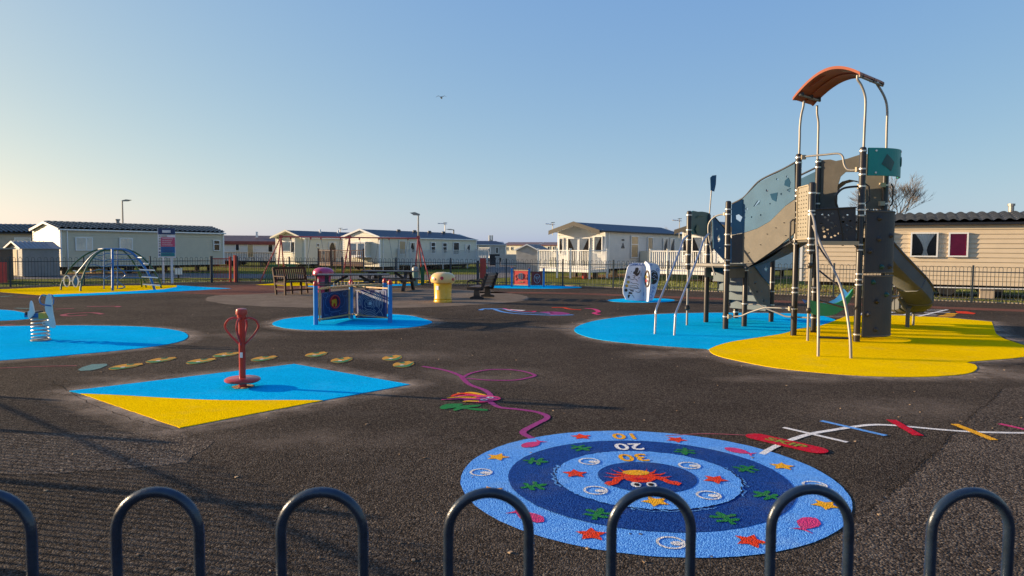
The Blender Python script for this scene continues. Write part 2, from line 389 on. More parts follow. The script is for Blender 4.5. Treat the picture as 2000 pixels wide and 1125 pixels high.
# ================================================================== GROUND
b = MB(); S = 1500
b.add([V(-S, -S, -.03), V(S, -S, -.03), V(S, S, -.03), V(-S, S, -.03)], [(0, 1, 2, 3)])
b.build('grass_field', 'grass', None, 'structure')
FL0 = V(-27.5, 21.2, 0); FL1 = G(31, 560); FG = G(457, 551); FP1 = G(1099, 559); FR = G(1898, 591); FR2 = FP1+(FR-FP1)*1.35
gate0 = G(413, 552); gate1 = G(460, 551)
n_off = V(.1, .25, 0)
asp = [V(-60, -12, 0), V(60, -12, 0), V(60, 8, 0), V(26, 13, 0), FR2+n_off, FR+n_off, FP1+n_off, FG+n_off, FL1+V(-.1, .2, 0), V(-29, 20.5, 0), V(-60, 14, 0)]
flat(asp, 0, 'playground_asphalt', 'asphalt', None, 'structure')
kerb = MB()
for a_, b_ in ((FL1, FG), (FG, FP1), (FP1, FR2)): kerb.beam(a_+n_off*1.2+V(0, 0, .0), b_+n_off*1.2, .06, .07)
kerb.build('edging_kerb', 'block', None, 'structure')
# service road beyond the fence
rd = [XY(-60, 33), XY(380, 36.5), XY(640, 36.2), XY(900, 36), XY(1040, 42), XY(1015, 60), XY(985, 95), XY(940, 95), XY(955, 60), XY(930, 44), XY(640, 42), XY(380, 43), XY(-60, 38)]
flat([p+V(0, 0, 0) for p in rd], -.02, 'service_road', 'road', None, 'structure')
flat(jitter(catmull(px([(402, 584), (450, 574), (560, 567), (750, 563), (900, 566), (1000, 573), (1034, 583), (985, 592), (800, 601), (600, 601), (450, 595)]), 6), .06, .2), .004, 'paved_circle', 'paving', None, 'structure')
for q, wd in (([(930, 571), (1100, 573), (1300, 580), (1500, 588), (1700, 596), (2000, 607), (2080, 611)], .9),):
    ribbon(catmull(px(q), 5, False), wd, .004, 'red_tarmac_band', 'redtar', None, 'structure')
flat(catmull(px([(300, 566), (450, 557), (560, 556), (620, 561), (560, 570), (430, 576)]), 5), .0045, 'red_tarmac_patch', 'redtar', None, 'structure')
for q in ([(1955, 760), (1930, 790), (1905, 800), (1880, 835), (1850, 850), (1835, 880), (1800, 900), (1770, 940), (1740, 960), (1715, 985), (1690, 1000)],
          [(100, 745), (180, 790), (260, 820), (345, 842)]):
    P = []
    base = px(q)
    for i in range(len(base)-1):
        for k in range(14):
            p = base[i].lerp(base[i+1], k/14); P.append(p+V(random.uniform(-.018, .018), random.uniform(-.018, .018), 0))
    ribbon(P, [random.uniform(.002, .012) for _ in P], .0042, 'asphalt_crack', 'crack', None, 'structure')

H_R = .009
M['asphalt_old'] = granular('asphalt_old', [(.020, .015, .012), (.050, .039, .031), (.072, .056, .045), (.10, .079, .063), (.20, .165, .13)], 75, .008, wear=(.15, .12, .095), wearamt=.6, big=.22, bigscale=.5)
flat(jitter(px([(1955, 760), (1930, 790), (1880, 835), (1835, 880), (1770, 940), (1690, 1000), (1600, 1090), (1560, 1180), (1900, 1400), (2600, 1400), (2600, 740), (2200, 735)]), .02, .12), .002, 'asphalt_patch', 'asphalt_old', None, 'structure')
flat(jitter(px([(-250, 860), (60, 846), (330, 842), (420, 862), (360, 905), (120, 925), (-250, 930)]), .03, .15), .002, 'asphalt_patch', 'asphalt_old', None, 'structure')
def surface(P, name, m, dust=.35, hgt=H_R, jit=.004):
    P = jitter(P, jit, .08); b = MB(); b.prism([Vector((p.x, p.y, .001)) for p in P], V(0, 0, hgt)); o = b.build(name, m, None, 'structure')
    if dust: halo(P[::2], dust)
    return o
# diamond under the spinner
curve = catmull(px([(158, 770), (230, 773), (330, 779), (430, 783), (530, 783), (600, 783), (630, 783.5)]), 4, False)
surface([G(135, 765)]+curve+[G(800, 752), G(575, 712)], 'blue_safety_surface', 'blue_rub', 0)
surface(curve[::-1]+[G(352, 837)], 'yellow_safety_surface', 'yel_rub', 0)
halo(jitter([G(135, 765), G(352, 837), G(800, 752), G(575, 712)], .01, .15), .38)
surface(catmull(px([(-260, 648), (-100, 640), (0, 638), (150, 636.5), (280, 639), (345, 646), (367, 656), (350, 668), (280, 680), (150, 693), (0, 705), (-140, 712), (-300, 705), (-360, 670)]), 6), 'blue_safety_surface', 'blue_rub')
surface(catmull(px([(-200, 612), (-60, 605), (10, 606), (45, 611), (64, 619), (50, 624), (0, 627), (-120, 630), (-230, 624)]), 6), 'blue_safety_surface', 'blue_rub', .2)
surface(catmull(px([(532, 632), (560, 623), (620, 617), (700, 613), (790, 616), (830, 624), (843, 631), (800, 640), (700, 645), (600, 645), (550, 640)]), 6), 'blue_safety_surface', 'blue_rub')
bc = px([(110, 575.5), (180, 573), (260, 569), (320, 565), (345, 561), (345, 557.5)])
surface(px([(-200, 573), (0, 565.5), (120, 560), (250, 558)])+bc[::-1]+px([(82, 577), (0, 570.5), (-200, 580)]), 'yellow_safety_surface', 'yel_rub', 0)
surface(bc+px([(400, 561), (452, 563.7), (300, 572), (112, 580), (84, 578)]), 'blue_safety_surface', 'blue_rub', 0)
surface(catmull(px([(945, 560), (1000, 557.3), (1060, 557.6), (1120, 560), (1135, 562), (1085, 563.8), (990, 563.3)]), 5), 'blue_safety_surface', 'blue_rub', 0)
surface(catmull(px([(1187, 587), (1205, 584.5), (1250, 583), (1300, 584), (1318, 587), (1300, 590), (1250, 591.5), (1205, 590)]), 5), 'blue_safety_surface', 'blue_rub', .15)
surface(px([(500, 556.5), (560, 552), (700, 549), (845, 548), (825, 554), (700, 556), (600, 558), (560, 559)]), 'yellow_safety_surface', 'yel_rub', 0)
surface(px([(600, 558.4), (700, 556.5), (825, 554.5), (815, 557.5), (700, 560), (600, 561)]), 'blue_safety_surface', 'blue_rub', 0)
bd = catmull(px([(1385, 683), (1400, 676), (1430, 668), (1480, 660), (1530, 652), (1560, 643), (1600, 637), (1630, 627)]), 4, False)
surface(bd+catmull(px([(1632, 625), (1600, 616), (1560, 613), (1450, 611.5), (1350, 612), (1250, 616), (1180, 624), (1140, 633), (1121, 645), (1145, 658), (1200, 668), (1290, 676), (1380, 682)]), 4, False), 'blue_safety_surface', 'blue_rub', 0)
yl = px([(1650, 619), (1700, 616), (1740, 616), (1850, 621), (1937, 629), (1941, 640), (1945, 652), (1960, 662), (2000, 675)])+catmull(px([(2020, 682), (2024, 690), (1998, 698), (1950, 703), (1890, 708), (1904, 713), (1908, 720), (1892, 730), (1830, 736), (1740, 737), (1640, 732), (1520, 720), (1440, 705), (1400, 695), (1386, 687)]), 4, False)
surface(bd[::-1]+[] if False else bd[:]+yl, 'yellow_safety_surface', 'yel_rub', 0)
out = px([(1385, 684), (1290, 676), (1200, 668), (1145, 658), (1121, 645), (1140, 633), (1180, 624), (1250, 616), (1350, 612), (1450, 611.5), (1560, 613), (1632, 620), (1740, 616), (1850, 621), (1937, 629), (1945, 652), (2020, 680), (1998, 698), (1895, 709), (1908, 720), (1892, 730), (1830, 736), (1740, 737), (1640, 732), (1520, 720), (1440, 705)])
halo(jitter(out, .01, .2), .4)

def dust_patch(cx, cy, rx, ry, a=1.0):
    c = G(cx, cy); e = [G(cx+rx*math.cos(t), cy+ry*math.sin(t)*(1-.25*random.random())) for t in [2*PI*k/28 for k in range(28)]]
    vs = [c]+[c.lerp(p, .5) for p in e]+e; fs = [(0, 1+k, 1+(k+1) % 28) for k in range(28)]+[(1+k, 29+k, 29+(k+1) % 28, 1+(k+1) % 28) for k in range(28)]
    b = MB(); b.add([V(p.x, p.y, .0032) for p in vs], fs); o = b.build('sand_dust', 'dust', None, 'stuff')
    at = o.data.attributes.new('fade', 'FLOAT', 'POINT'); at.data.foreach_set('value', [a]+[a*.6]*28+[0.0]*28)
    tag(o, 'pale sand drifted along the edges of the coloured surfaces', 'sand', 'sand drifts round the coloured surfaces')
for q in ((1960, 733, 110, 22, .6), (300, 742, 190, 14, .5), (770, 695, 170, 16, .4), (1330, 692, 150, 14, .6), (930, 735, 190, 26, .35), (230, 800, 120, 22, .5), (480, 655, 120, 9, .4), (1560, 740, 200, 12, .5), (1750, 800, 260, 30, .3), (600, 860, 260, 30, .25), (1100, 640, 120, 8, .5)): dust_patch(*q)

# ================================================================== PAINTED MARKINGS
TC = V(.957, 4.775, 0)
def circ(c, r, n=96, ax=1.0, ay=1.0, amp=0.0): return [c+V(math.cos(2*PI*k/n)*r*ax, math.sin(2*PI*k/n)*r*ay, 0)+V(random.uniform(-amp, amp), random.uniform(-amp, amp), 0) for k in range(n)]
tg = thing('target_marking', 'round blue sea-life target with 10, 20, 30 and a crab, painted by near fence', 'ground marking', TC)
def annulus(r0, r1, z, name, m, a0=0, a1=0):
    return flat(circ(TC, r0, 140, 1.02, .985, a0), z, name, m, tg, holes=[circ(TC, r1, 140, 1.02, .985, a1)[::-1]] if r1 else None)
annulus(1.28, 0, .004, 'outer_ring', 't_light', .003)
annulus(.955, 0, .007, 'middle_ring', 't_dark', .003)
annulus(.628, 0, .012, 'inner_ring', 't_light', .008)
annulus(.335, 0, .015, 'centre_disc', 't_dark', .002)
for a0_, a1_ in ((155, 200), (-35, 25), (250, 300)):   # torn, lifted edge of the inner disc
    P = [TC+V(math.cos(rad(a))*.632*1.02, math.sin(rad(a))*.632*.985, 0)+V(random.uniform(-.014, .014), random.uniform(-.014, .014), 0) for a in range(a0_, a1_, 2)]
    ribbon(P, [random.uniform(.001, .010)*random.choice((.3, 1, 1)) for _ in P], .0135, 'torn_edge', 'crack', tg)
    P = [p+(p-TC).normalized()*random.uniform(.004, .03) for p in P]; ribbon(P, [random.uniform(.001, .022) for _ in P], .0095, 'scuffed_edge', 'p_blue', tg)
def place(shape, p, s, ang, z, name, m, parent=tg):
    c, sn = math.cos(ang), math.sin(ang)
    return flat(jitter([V(p.x+(x*c-y*sn)*s, p.y+(x*sn+y*c)*s, z) for x, y in shape], .0025, .015), z, name, m, parent)
STAR = [(math.cos(PI/2+k*PI/5)*(1 if k % 2 == 0 else .5), math.sin(PI/2+k*PI/5)*(1 if k % 2 == 0 else .5)) for k in range(10)]
FISH = [(-1.5, .7), (-1, .15), (-.6, .45), (0, .7), (.7, .62), (1.1, .3), (1.25, 0), (1.0, -.35), (.5, -.6), (-.1, -.6), (-.6, -.35), (-1, -.1), (-1.4, -.7), (-1.25, 0)]
WEED = [(-.15, -1), (.2, -1), (.15, -.5), (.6, -.55), (.85, -.3), (.6, -.12), (.2, -.15), (.25, .1), (.8, .15), (1, .45), (.7, .55), (.3, .4), (.25, .8), (0, 1.1), (-.25, .8), (-.2, .4), (-.7, .6), (-.95, .35), (-.65, .15), (-.2, .1), (-.22, -.2), (-.7, -.15), (-.9, -.45), (-.5, -.5), (-.12, -.5)]
def toward(p): d = TC-p; return math.atan2(d.y, d.x)-PI/2
for x, y, m in ((1135, 854, 'p_red'), (972, 894, 'p_orange'), (960, 961, 'p_orange'), (1155, 1045.5, 'p_red'), (1466, 1058.6, 'p_red'), (1612, 988, 'p_orange'), (1528, 912, 'p_orange'), (1321, 860, 'p_red')):
    p = G(x, y); place(STAR, p, .095, toward(p)+.4, .0075, 'starfish', m)
for x, y, m in ((1123, 929, 'p_red'), (1397, 940.5, 'p_red'), (1280, 984, 'p_orange')):
    p = G(x, y); place(STAR, p, .095, toward(p)+.4, .0165, 'starfish', m)
for x, y in ((1038, 869), (1032, 1011), (1579, 1025), (1442, 882)):
    p = G(x, y); place(FISH, p, .095, toward(p)+.1, .0075, 'fish', 'p_pink')
for x, y in ((1134, 877), (1046, 903), (1042, 952), (1167, 1006.6), (1417, 1015), (1497, 970.5), (1458, 918), (1338, 883.6)):
    p = G(x, y); place(WEED, p, .095, toward(p)+random.uniform(-.5, .5), .0105, 'seaweed', 'p_green')
def bubble(x, y, z):
    p = G(x, y); r = .082
    flat(circ(p, r, 32), z, 'bubble', 'p_white', tg, holes=[circ(p, r*.8, 32)[::-1]])
    q = p+V(.03, -.01, 0); flat(circ(q, r*.42, 20, 1, .8), z, 'bubble_glint', 'p_white', tg)
for x, y in ((939.5, 924), (1310.5, 1062), (1591, 949)): bubble(x, y, .0075)
for x, y in ((1150.6, 905), (1163, 962), (1384, 971.7), (1346, 913)): bubble(x, y, .0165)
for s, x, y, z, m in (('10', 1222, 853, .0075, 'p_orange'), ('20', 1228, 874, .0105, 'p_white'), ('30', 1237, 896.7, .0165, 'p_orange')):
    p = G(x, y); mt = Matrix.Translation(V(p.x, p.y, z)) @ Matrix.Rotation(toward(p)+.05, 4, 'Z')
    text(s, .25, mt, m, 'numeral', tg, bold=.005, sx=.95)
pc = G(1247, 936); ca = PI+.03   # crab, upside down as seen from here
def crab(shape, z, n, m): place([(x*.97, y*1.38) for x, y in shape], pc, .1, ca, z, n, m)
def arc(cx, cy, rx, ry, a0=0, a1=360, n=18): return [(cx+rx*math.cos(rad(a0+(a1-a0)*k/n)), cy+ry*math.sin(rad(a0+(a1-a0)*k/n))) for k in range(n)]
cz = .0185
crab([(-1.0, .5), (-1.35, .1), (-1.1, -.4), (-.5, -.75), (.5, -.75), (1.1, -.4), (1.35, .1), (1.0, .5), (.5, .85), (-.5, .85)], cz, 'crab_body', 'p_red')
crab(arc(0, -.62, 1.0, .42), cz+.0015, 'crab_shell', 'p_orange')
for sx_ in (-1, 1):
    crab([(sx_*x, y) for x, y in ((1.0, .2), (1.5, .6), (1.75, 1.0), (2.4, 1.35), (2.75, 1.0), (2.45, .7), (2.1, .65), (1.9, .3), (1.4, 0))], cz+.0005, 'crab_claw', 'p_red')
    for a_, b_ in (((1.1, 0), (2.5, -.05)), ((1.05, -.3), (2.3, -.65)), ((.95, -.5), (1.75, -1.25)), ((.7, -.7), (1.1, -1.55))):
        crab([(sx_*a_[0], a_[1]+.12), (sx_*(a_[0]+b_[0])/2, (a_[1]+b_[1])/2+.28), (sx_*b_[0], b_[1]), (sx_*(a_[0]+b_[0])/2, (a_[1]+b_[1])/2+.08), (sx_*a_[0], a_[1]-.12)], cz+.0008, 'crab_leg', 'p_red')
    crab(arc(sx_*.55, 1.2, .36, .36), cz+.001, 'crab_eye', 'p_white'); crab(arc(sx_*.5, 1.22, .2, .2), cz+.003, 'crab_pupil', 'p_black')
crab(arc(0, .35, .5, .12), cz+.0015, 'crab_mouth', 'p_crim')
# tentacle line and squid
def pthing(name, label, cat, p, grp=None): return thing(name, label, cat, V(p.x, p.y, 0), 0, grp)
sq = pthing('squid_marking', 'pink and orange squid with white eyes painted on the asphalt, long purple tentacles', 'ground marking', G(905, 778))
ribbon(catmull(px([(825, 716), (870, 724), (898, 734), (905, 741), (918, 752), (945, 762), (957, 771), (957, 777)]), 8, False), .062, .005, 'tentacle', 'p_purple', sq)
ribbon(catmull(px([(903, 739), (922, 729), (960, 722.5), (1010, 724), (1044, 733), (1030, 739), (1000, 743.5), (950, 743), (915, 740)]), 8), .05, .006, 'tentacle', 'p_purple', sq, closed=True)
ribbon(catmull(px([(955, 784), (975, 796), (1010, 800), (1050, 806), (1069, 816), (1045, 830), (1021, 845), (1040, 857)]), 8, False), .062, .005, 'tentacle', 'p_purple', sq)
flat(catmull(px([(930, 775), (950, 773), (972, 776), (978, 780), (962, 785), (940, 787), (915, 786), (905, 781)]), 4), .0075, 'squid_head', 'p_pink', sq)
flat(catmull(px([(935, 777), (960, 776.5), (972, 780), (955, 782), (938, 781)]), 4), .009, 'squid_mask', 'p_purple', sq)
for q, m in (([(950, 778), (910, 770), (890, 772), (882, 776)], 'p_red'), ([(945, 774), (920, 768), (905, 770), (893, 768.5)], 'p_orange'), ([(930, 778), (895, 777), (873, 779)], 'p_orange'), ([(935, 781), (900, 780), (862, 782)], 'p_pink'), ([(935, 784), (912, 785), (905, 786)], 'p_orange'), ([(945, 775), (915, 773), (888, 776)], 'p_pink')):
    P = catmull(px(q), 6, False); ribbon(P, [.09*(1-.7*i/len(P)) for i in range(len(P))], .008+.0003*random.random(), 'squid_arm', m, sq)
for x, y in ((957, 778), (945, 782.5)):
    flat(circ(G(x, y), .04, 16), .011, 'squid_eye', 'p_white', sq); flat(circ(G(x+1, y), .018, 12), .0125, 'squid_pupil', 'p_black', sq)
swd = tag(flat(catmull(px([(859, 796), (872, 790), (895, 789), (905, 790), (900, 793), (938, 791), (932, 795), (915, 797), (950, 800), (950, 803), (925, 802), (906, 799), (890, 803), (884, 801), (890, 797), (865, 800)]), 4), .005, 'seaweed_marking', 'p_green'), 'green seaweed clump painted below the pink squid', 'ground marking')
# skip trail
sp = pthing('skip_line_marking', 'white line with coloured bars across it and a red capsule reading SKIP', 'ground marking', G(1536, 867))
ribbon(catmull(px([(1488, 888), (1510, 875), (1540, 862), (1580, 849), (1625, 841), (1670, 834), (1705, 830.5), (1750, 832), (1850, 841), (1920, 845), (2040, 847)]), 6, False), .055, .005, 'white_line', 'p_white', sp)
for i, (a_, b_, m, ww) in enumerate((((1530, 836), (1655, 865), 'p_white', .05), ((1604, 823), (1730, 852), 'p_blue', .06), ((1740, 821), (1794, 852), 'p_crim', .09), ((1864, 829.5), (1942, 861), 'p_orange', .075), ((1952, 829), (2045, 850), 'p_pink', .06))):
    P = [G(*a_).lerp(G(*b_), k/20) for k in range(21)]; ribbon(P, ww, .0065+.0004*i, 'crossbar', m, sp)
a_, b_ = G(1481, 855), G(1590, 880); dd = (b_-a_).normalized(); nn = V(-dd.y, dd.x, 0); r_ = .105
cap = [a_+(-dd*math.cos(t)+nn*math.sin(t))*r_ for t in [PI/2-PI*k/10 for k in range(11)]][::-1]+[b_+(dd*math.cos(t)-nn*math.sin(t))*r_ for t in [PI/2-PI*k/10 for k in range(11)]][::-1]
cap = [a_+(nn*math.cos(t)-dd*math.sin(t))*r_ for t in [PI*k/10 for k in range(11)]]+[b_+(-nn*math.cos(t)+dd*math.sin(t))*r_ for t in [PI*k/10 for k in range(11)]]
flat(cap, .0095, 'capsule', 'p_crim', sp)
pm = (a_+b_)/2; text('SKIP', .135, Matrix.Translation(V(pm.x, pm.y, .0125)) @ Matrix.Rotation(math.atan2(dd.y, dd.x), 4, 'Z'), 'p_fgreen2', 'word', sp, bold=.004, sx=1.35)
ribbon(catmull(px([(1300, 852), (1380, 848), (1480, 852)]), 6, False), .02, .0046, 'faint_red_line', 'p_fpink', sp)
# fish stepping stones
EYE = 0
for i, (x, y) in enumerate(((243, 716.5), (312, 704), (390, 706), (440, 693.3), (514, 701), (617, 693), (667, 704), (766, 700), (788, 712.5))):
    p = G(x, y); t = pthing('fish_marking', '', 'ground marking', p, 'orange and green fish painted in a trail')
    nth = ('leftmost', 'second from left', 'third from left', 'just left of the red pole, the', 'just right of the red pole, the', 'sixth from left', 'seventh from left', 'upper one of the last pair', 'last and nearest')[i]
    t['label'] = f'{nth} orange and green fish painted in the stepping trail'
    ang = random.uniform(-.1, .3)+(.5 if i > 4 else 0); s_ = .135
    def R2(L): return [V(p.x+(a*math.cos(ang)-b_*math.sin(ang))*s_*1.12, p.y+(a*math.sin(ang)*.6+b_*math.cos(ang))*s_*2.1, 0) for a, b_ in L]
    flat(jitter(catmull(R2([(-1, -.2), (-.85, .45), (-.45, .8), (.0, .62), (.3, .9), (.75, .95), (.85, .72), (1.1, .6), (1.05, .3), (.98, -.1), (.5, -.65), (0, -.9), (-.6, -.75)]), 3), .003, .03), .005, 'body', 'p_forange', t)
    flat(catmull(R2([(-.95, -.35), (-.5, -.2), (.1, -.3), (.6, .05), (1.1, .5), (.7, -.3), (.3, -.75), (-.3, -.8)]), 3), .0065, 'belly', 'p_fgreen', t)
    flat(catmull(R2([(-.4, .75), (-.1, .35), (.25, .45), (.15, .8), (-.1, .6)]), 3), .0065, 'fin', 'p_fgreen', t)
    flat(circ(G(x-3, y+1.5), .03, 12), .008, 'eye', 'p_white', t)
tag(flat(px([(152, 723), (160, 718), (180, 712), (208, 711), (210, 714), (196, 720), (178, 724), (158, 725)]), .005, 'lozenge_marking', 'p_teal'), 'worn teal and red lozenge painted at the start of the fish trail', 'ground marking')
# worn creature past the panels
wm = pthing('faded_creature_marking', 'worn blue, purple and pink sea creature outline on the asphalt in mid distance', 'ground marking', G(1050, 606))
for q, m, ww in (([(938, 606), (945, 603.5), (962, 603), (972, 606.5), (985, 610), (1010, 613), (1050, 615), (1090, 616), (1120, 615)], 'p_blue', .12), ([(950, 604.5), (970, 603.5), (985, 604), (1000, 608), (1030, 611), (1075, 612.5)], 'p_blue', .09), ([(983, 602.5), (995, 605), (1022, 608.5), (1045, 608), (1040, 610)], 'p_pink', .08), ([(1060, 611), (1080, 610), (1100, 613), (1072, 614)], 'p_purple', .35), ([(1078, 601), (1100, 601), (1112, 604), (1135, 605.5)], 'p_red', .12), ([(1142, 602.5), (1160, 604), (1169, 609), (1160, 612), (1170, 615)], 'p_pink', .12), ([(992, 604.8), (1005, 606), (1024, 606.8)], 'p_white', .25)):
    P = catmull(px(q), 5, False); ribbon(P, ww, .005+random.random()*.002, 'stroke', m, wm)
wl = pthing('faded_swirl_marking', 'faint pink and white swirl lines worn into the asphalt behind the spring rider', 'ground marking', G(140, 612))
for q, m, ww in (([(108, 604), (145, 602.5)], 'p_fpink', .12), ([(170, 599), (205, 598.5), (231, 598.5), (228, 600)], 'p_fpink', .12), ([(200, 614), (180, 611), (140, 612.5), (123, 615.5), (135, 617.5), (170, 615.5)], 'p_fpink', .12), ([(30, 602), (60, 603)], 'p_teal', .12), ([(0, 579.5), (25, 578)], 'p_teal', .15), ([(35, 580.5), (75, 580)], 'p_fpink', .12), ([(0, 636), (30, 633.5)], 'p_fpink', .1), ([(-10, 720), (90, 716), (150, 715)], 'p_fpink', .03)):
    ribbon(catmull(px(q), 5, False), ww, .005, 'stroke', m, wl)
hs = pthing('hopscotch_marking', 'white grid with orange and red squares painted past the end of the slide', 'ground marking', G(1790, 610))
for a_, b_ in (((1700, 606), (1850, 606)), ((1690, 610), (1855, 610.5)), ((1680, 615), (1830, 615.5)), ((1715, 603), (1670, 617)), ((1760, 603.5), (1720, 618)), ((1850, 605), (1790, 619)), ((1800, 604), (1765, 616))):
    ribbon([G(*a_), G(*b_)], .09, .005+.0015*random.random(), 'grid_line', 'p_white', hs)
flat(px([(1850, 612), (1872, 612.5), (1864, 615), (1842, 614.8)]), .005, 'square', 'p_orange', hs); flat(px([(1838, 616), (1868, 616.5), (1860, 618.5), (1830, 618.3)]), .005, 'square', 'p_orange', hs)
flat(px([(1866, 608), (1888, 608.5), (1906, 612), (1902, 614), (1870, 612)]), .005, 'square', 'p_red', hs)

# ================================================================== FENCES
def hoop_mesh(wd, h, r, name, m, n=6, seg=10):
    P = [V(-wd/2, 0, 0)]+[V(-wd/2*math.cos(PI*k/seg), 0, h-wd/2+wd/2*math.sin(PI*k/seg)) for k in range(seg+1)]+[V(wd/2, 0, 0)]
    return MB().tube(P, r, n).mesh(name, m, True)
# the fence the camera looks over
A = G(308, 963, 1.15); B = G(1893, 957, 1.15); d_ = (B-A); step = d_/5; ang = math.atan2(d_.y, d_.x)
A0 = A-step*7
nf = thing('bow_top_fence', 'dark navy hooped metal fence right in front of the camera', 'fence', (A0.x, A0.y, 0), ang)
hm = hoop_mesh(.150, 1.15, .0098, 'hoop', 'fence', 14, 20)
for i in range(21):
    o_ = inst(hm, 'hoop', nf, (i*step.length+random.uniform(-.002, .002), 0, random.uniform(-.003, .003))); o_.rotation_euler = (random.uniform(-.006, .006), random.uniform(-.004, .004), 0)
for z in (.955, .14): MB().box((10*step.length, 0, z), (21.6*step.length, .03, .01)).build('rail', 'fence', nf, world=False)
pmesh = MB().box((0, 0, .6), (.05, .05, 1.2)).mesh('post', 'fence')
for x in (-.8*step.length, 20.8*step.length): inst(pmesh, 'post', nf, (x, 0, 0))
# fence to the left of the camera, just outside the frame (its shadows fall across the asphalt)
def far_fence(label, P0, P1, m='fencefar', spacing=.207, wd=.106, h=1.15, posts=None, r=.009, grp=None, hoops=True, cat='fence'):
    d = P1-P0; L = d.length; t = thing('bow_top_fence', label, cat, (P0.x, P0.y, 0), math.atan2(d.y, d.x), grp)
    me = hoop_mesh(wd, h, r, 'hoop', m, 4, 6)
    n = int(L/spacing); o = (L-n*spacing)/2+spacing/2
    pp = posts if posts else [L*i/max(1, round(L/2.45)) for i in range(round(L/2.45)+1)]
    for i in range(n):
        x = o+i*spacing
        if all(abs(x-q) > .05 for q in pp): inst(me, 'hoop', t, (x, 0, 0))
    for z in (h*.855, h*.12): MB().box((L/2, 0, z), (L, .012, .03)).build('rail', m, t, world=False)
    pm_ = MB().box((0, 0, h*.52), (.055, .055, h*1.04)).mesh('post', m)
    for q in pp: inst(pm_, 'post', t, (q, 0, 0))
    return t
far_fence('dark hooped fence running off to the left of the near fence', V(-4.35, 3.72, 0), V(-10.2, 8.3, 0), spacing=.30, wd=.15, r=.009, m='fence')
far_fence('dark hooped fence behind the climbing dome, left of the red gate', FL0, gate0+V(-.02, 0, 0))
far_fence('dark hooped fence behind the benches and picnic tables, right of the red gate', gate1+V(.1, 0, 0), FP1)
def posts_right():
    L = (FR2-FP1).length; u = (FR2-FP1).normalized(); out = [0]
    for x, y in ((1197, 563), (1305, 567)): out.append((G(x, y)-FP1).dot(u))
    k = (FR-FP1).dot(u); st = (k-out[-1])/round((k-out[-1])/2.1)
    q = out[-1]+st
    while q < L: out.append(q); q += st
    return out
far_fence('dark hooped fence along the grass, from the red board past the play tower', FP1, FR2, posts=posts_right())
# red gate
d_ = gate1-gate0; gt = thing('playground_gate', 'red barred gate with two red posts between dark fence runs', 'gate', gate0, math.atan2(d_.y, d_.x)); L = d_.length
barm = MB().tube([V(0, 0, .12), V(0, 0, 1.08)], .009, 5).mesh('bar', 'redpaint')
for i in range(9): inst(barm, 'bar', gt, (.13+i*(L-.45)/9, 0, 0))
for z in (.12, 1.08): MB().box((L/2-.08, 0, z), (L-.26, .04, .045)).build('rail', 'redpaint', gt, world=False)
MB().box((L-.22, 0, .6), (.09, .07, 1.15)).build('gate_stile', 'redpaint', gt, world=False)
MB().box((L, 0, .62), (.11, .11, 1.25)).build('post', 'redpaint', gt, world=False)
MB().box((.03, 0, .6), (.07, .07, 1.2)).build('hinge_post', 'fencefar', gt, world=False, label='grey hinge post')
t = thing('gate_post', 'short dark red post with a hinge at the white deck, left of the black bench', 'post', G(933, 558)); p = t.location.copy()
MB().box(p+V(0, 0, .55), (.1, .1, 1.1)).build('upright', 'fencefar', t); MB().box(p+V(.22, .1, .75), (.26, .08, .9)).build('red_panel', 'redpaint', t)

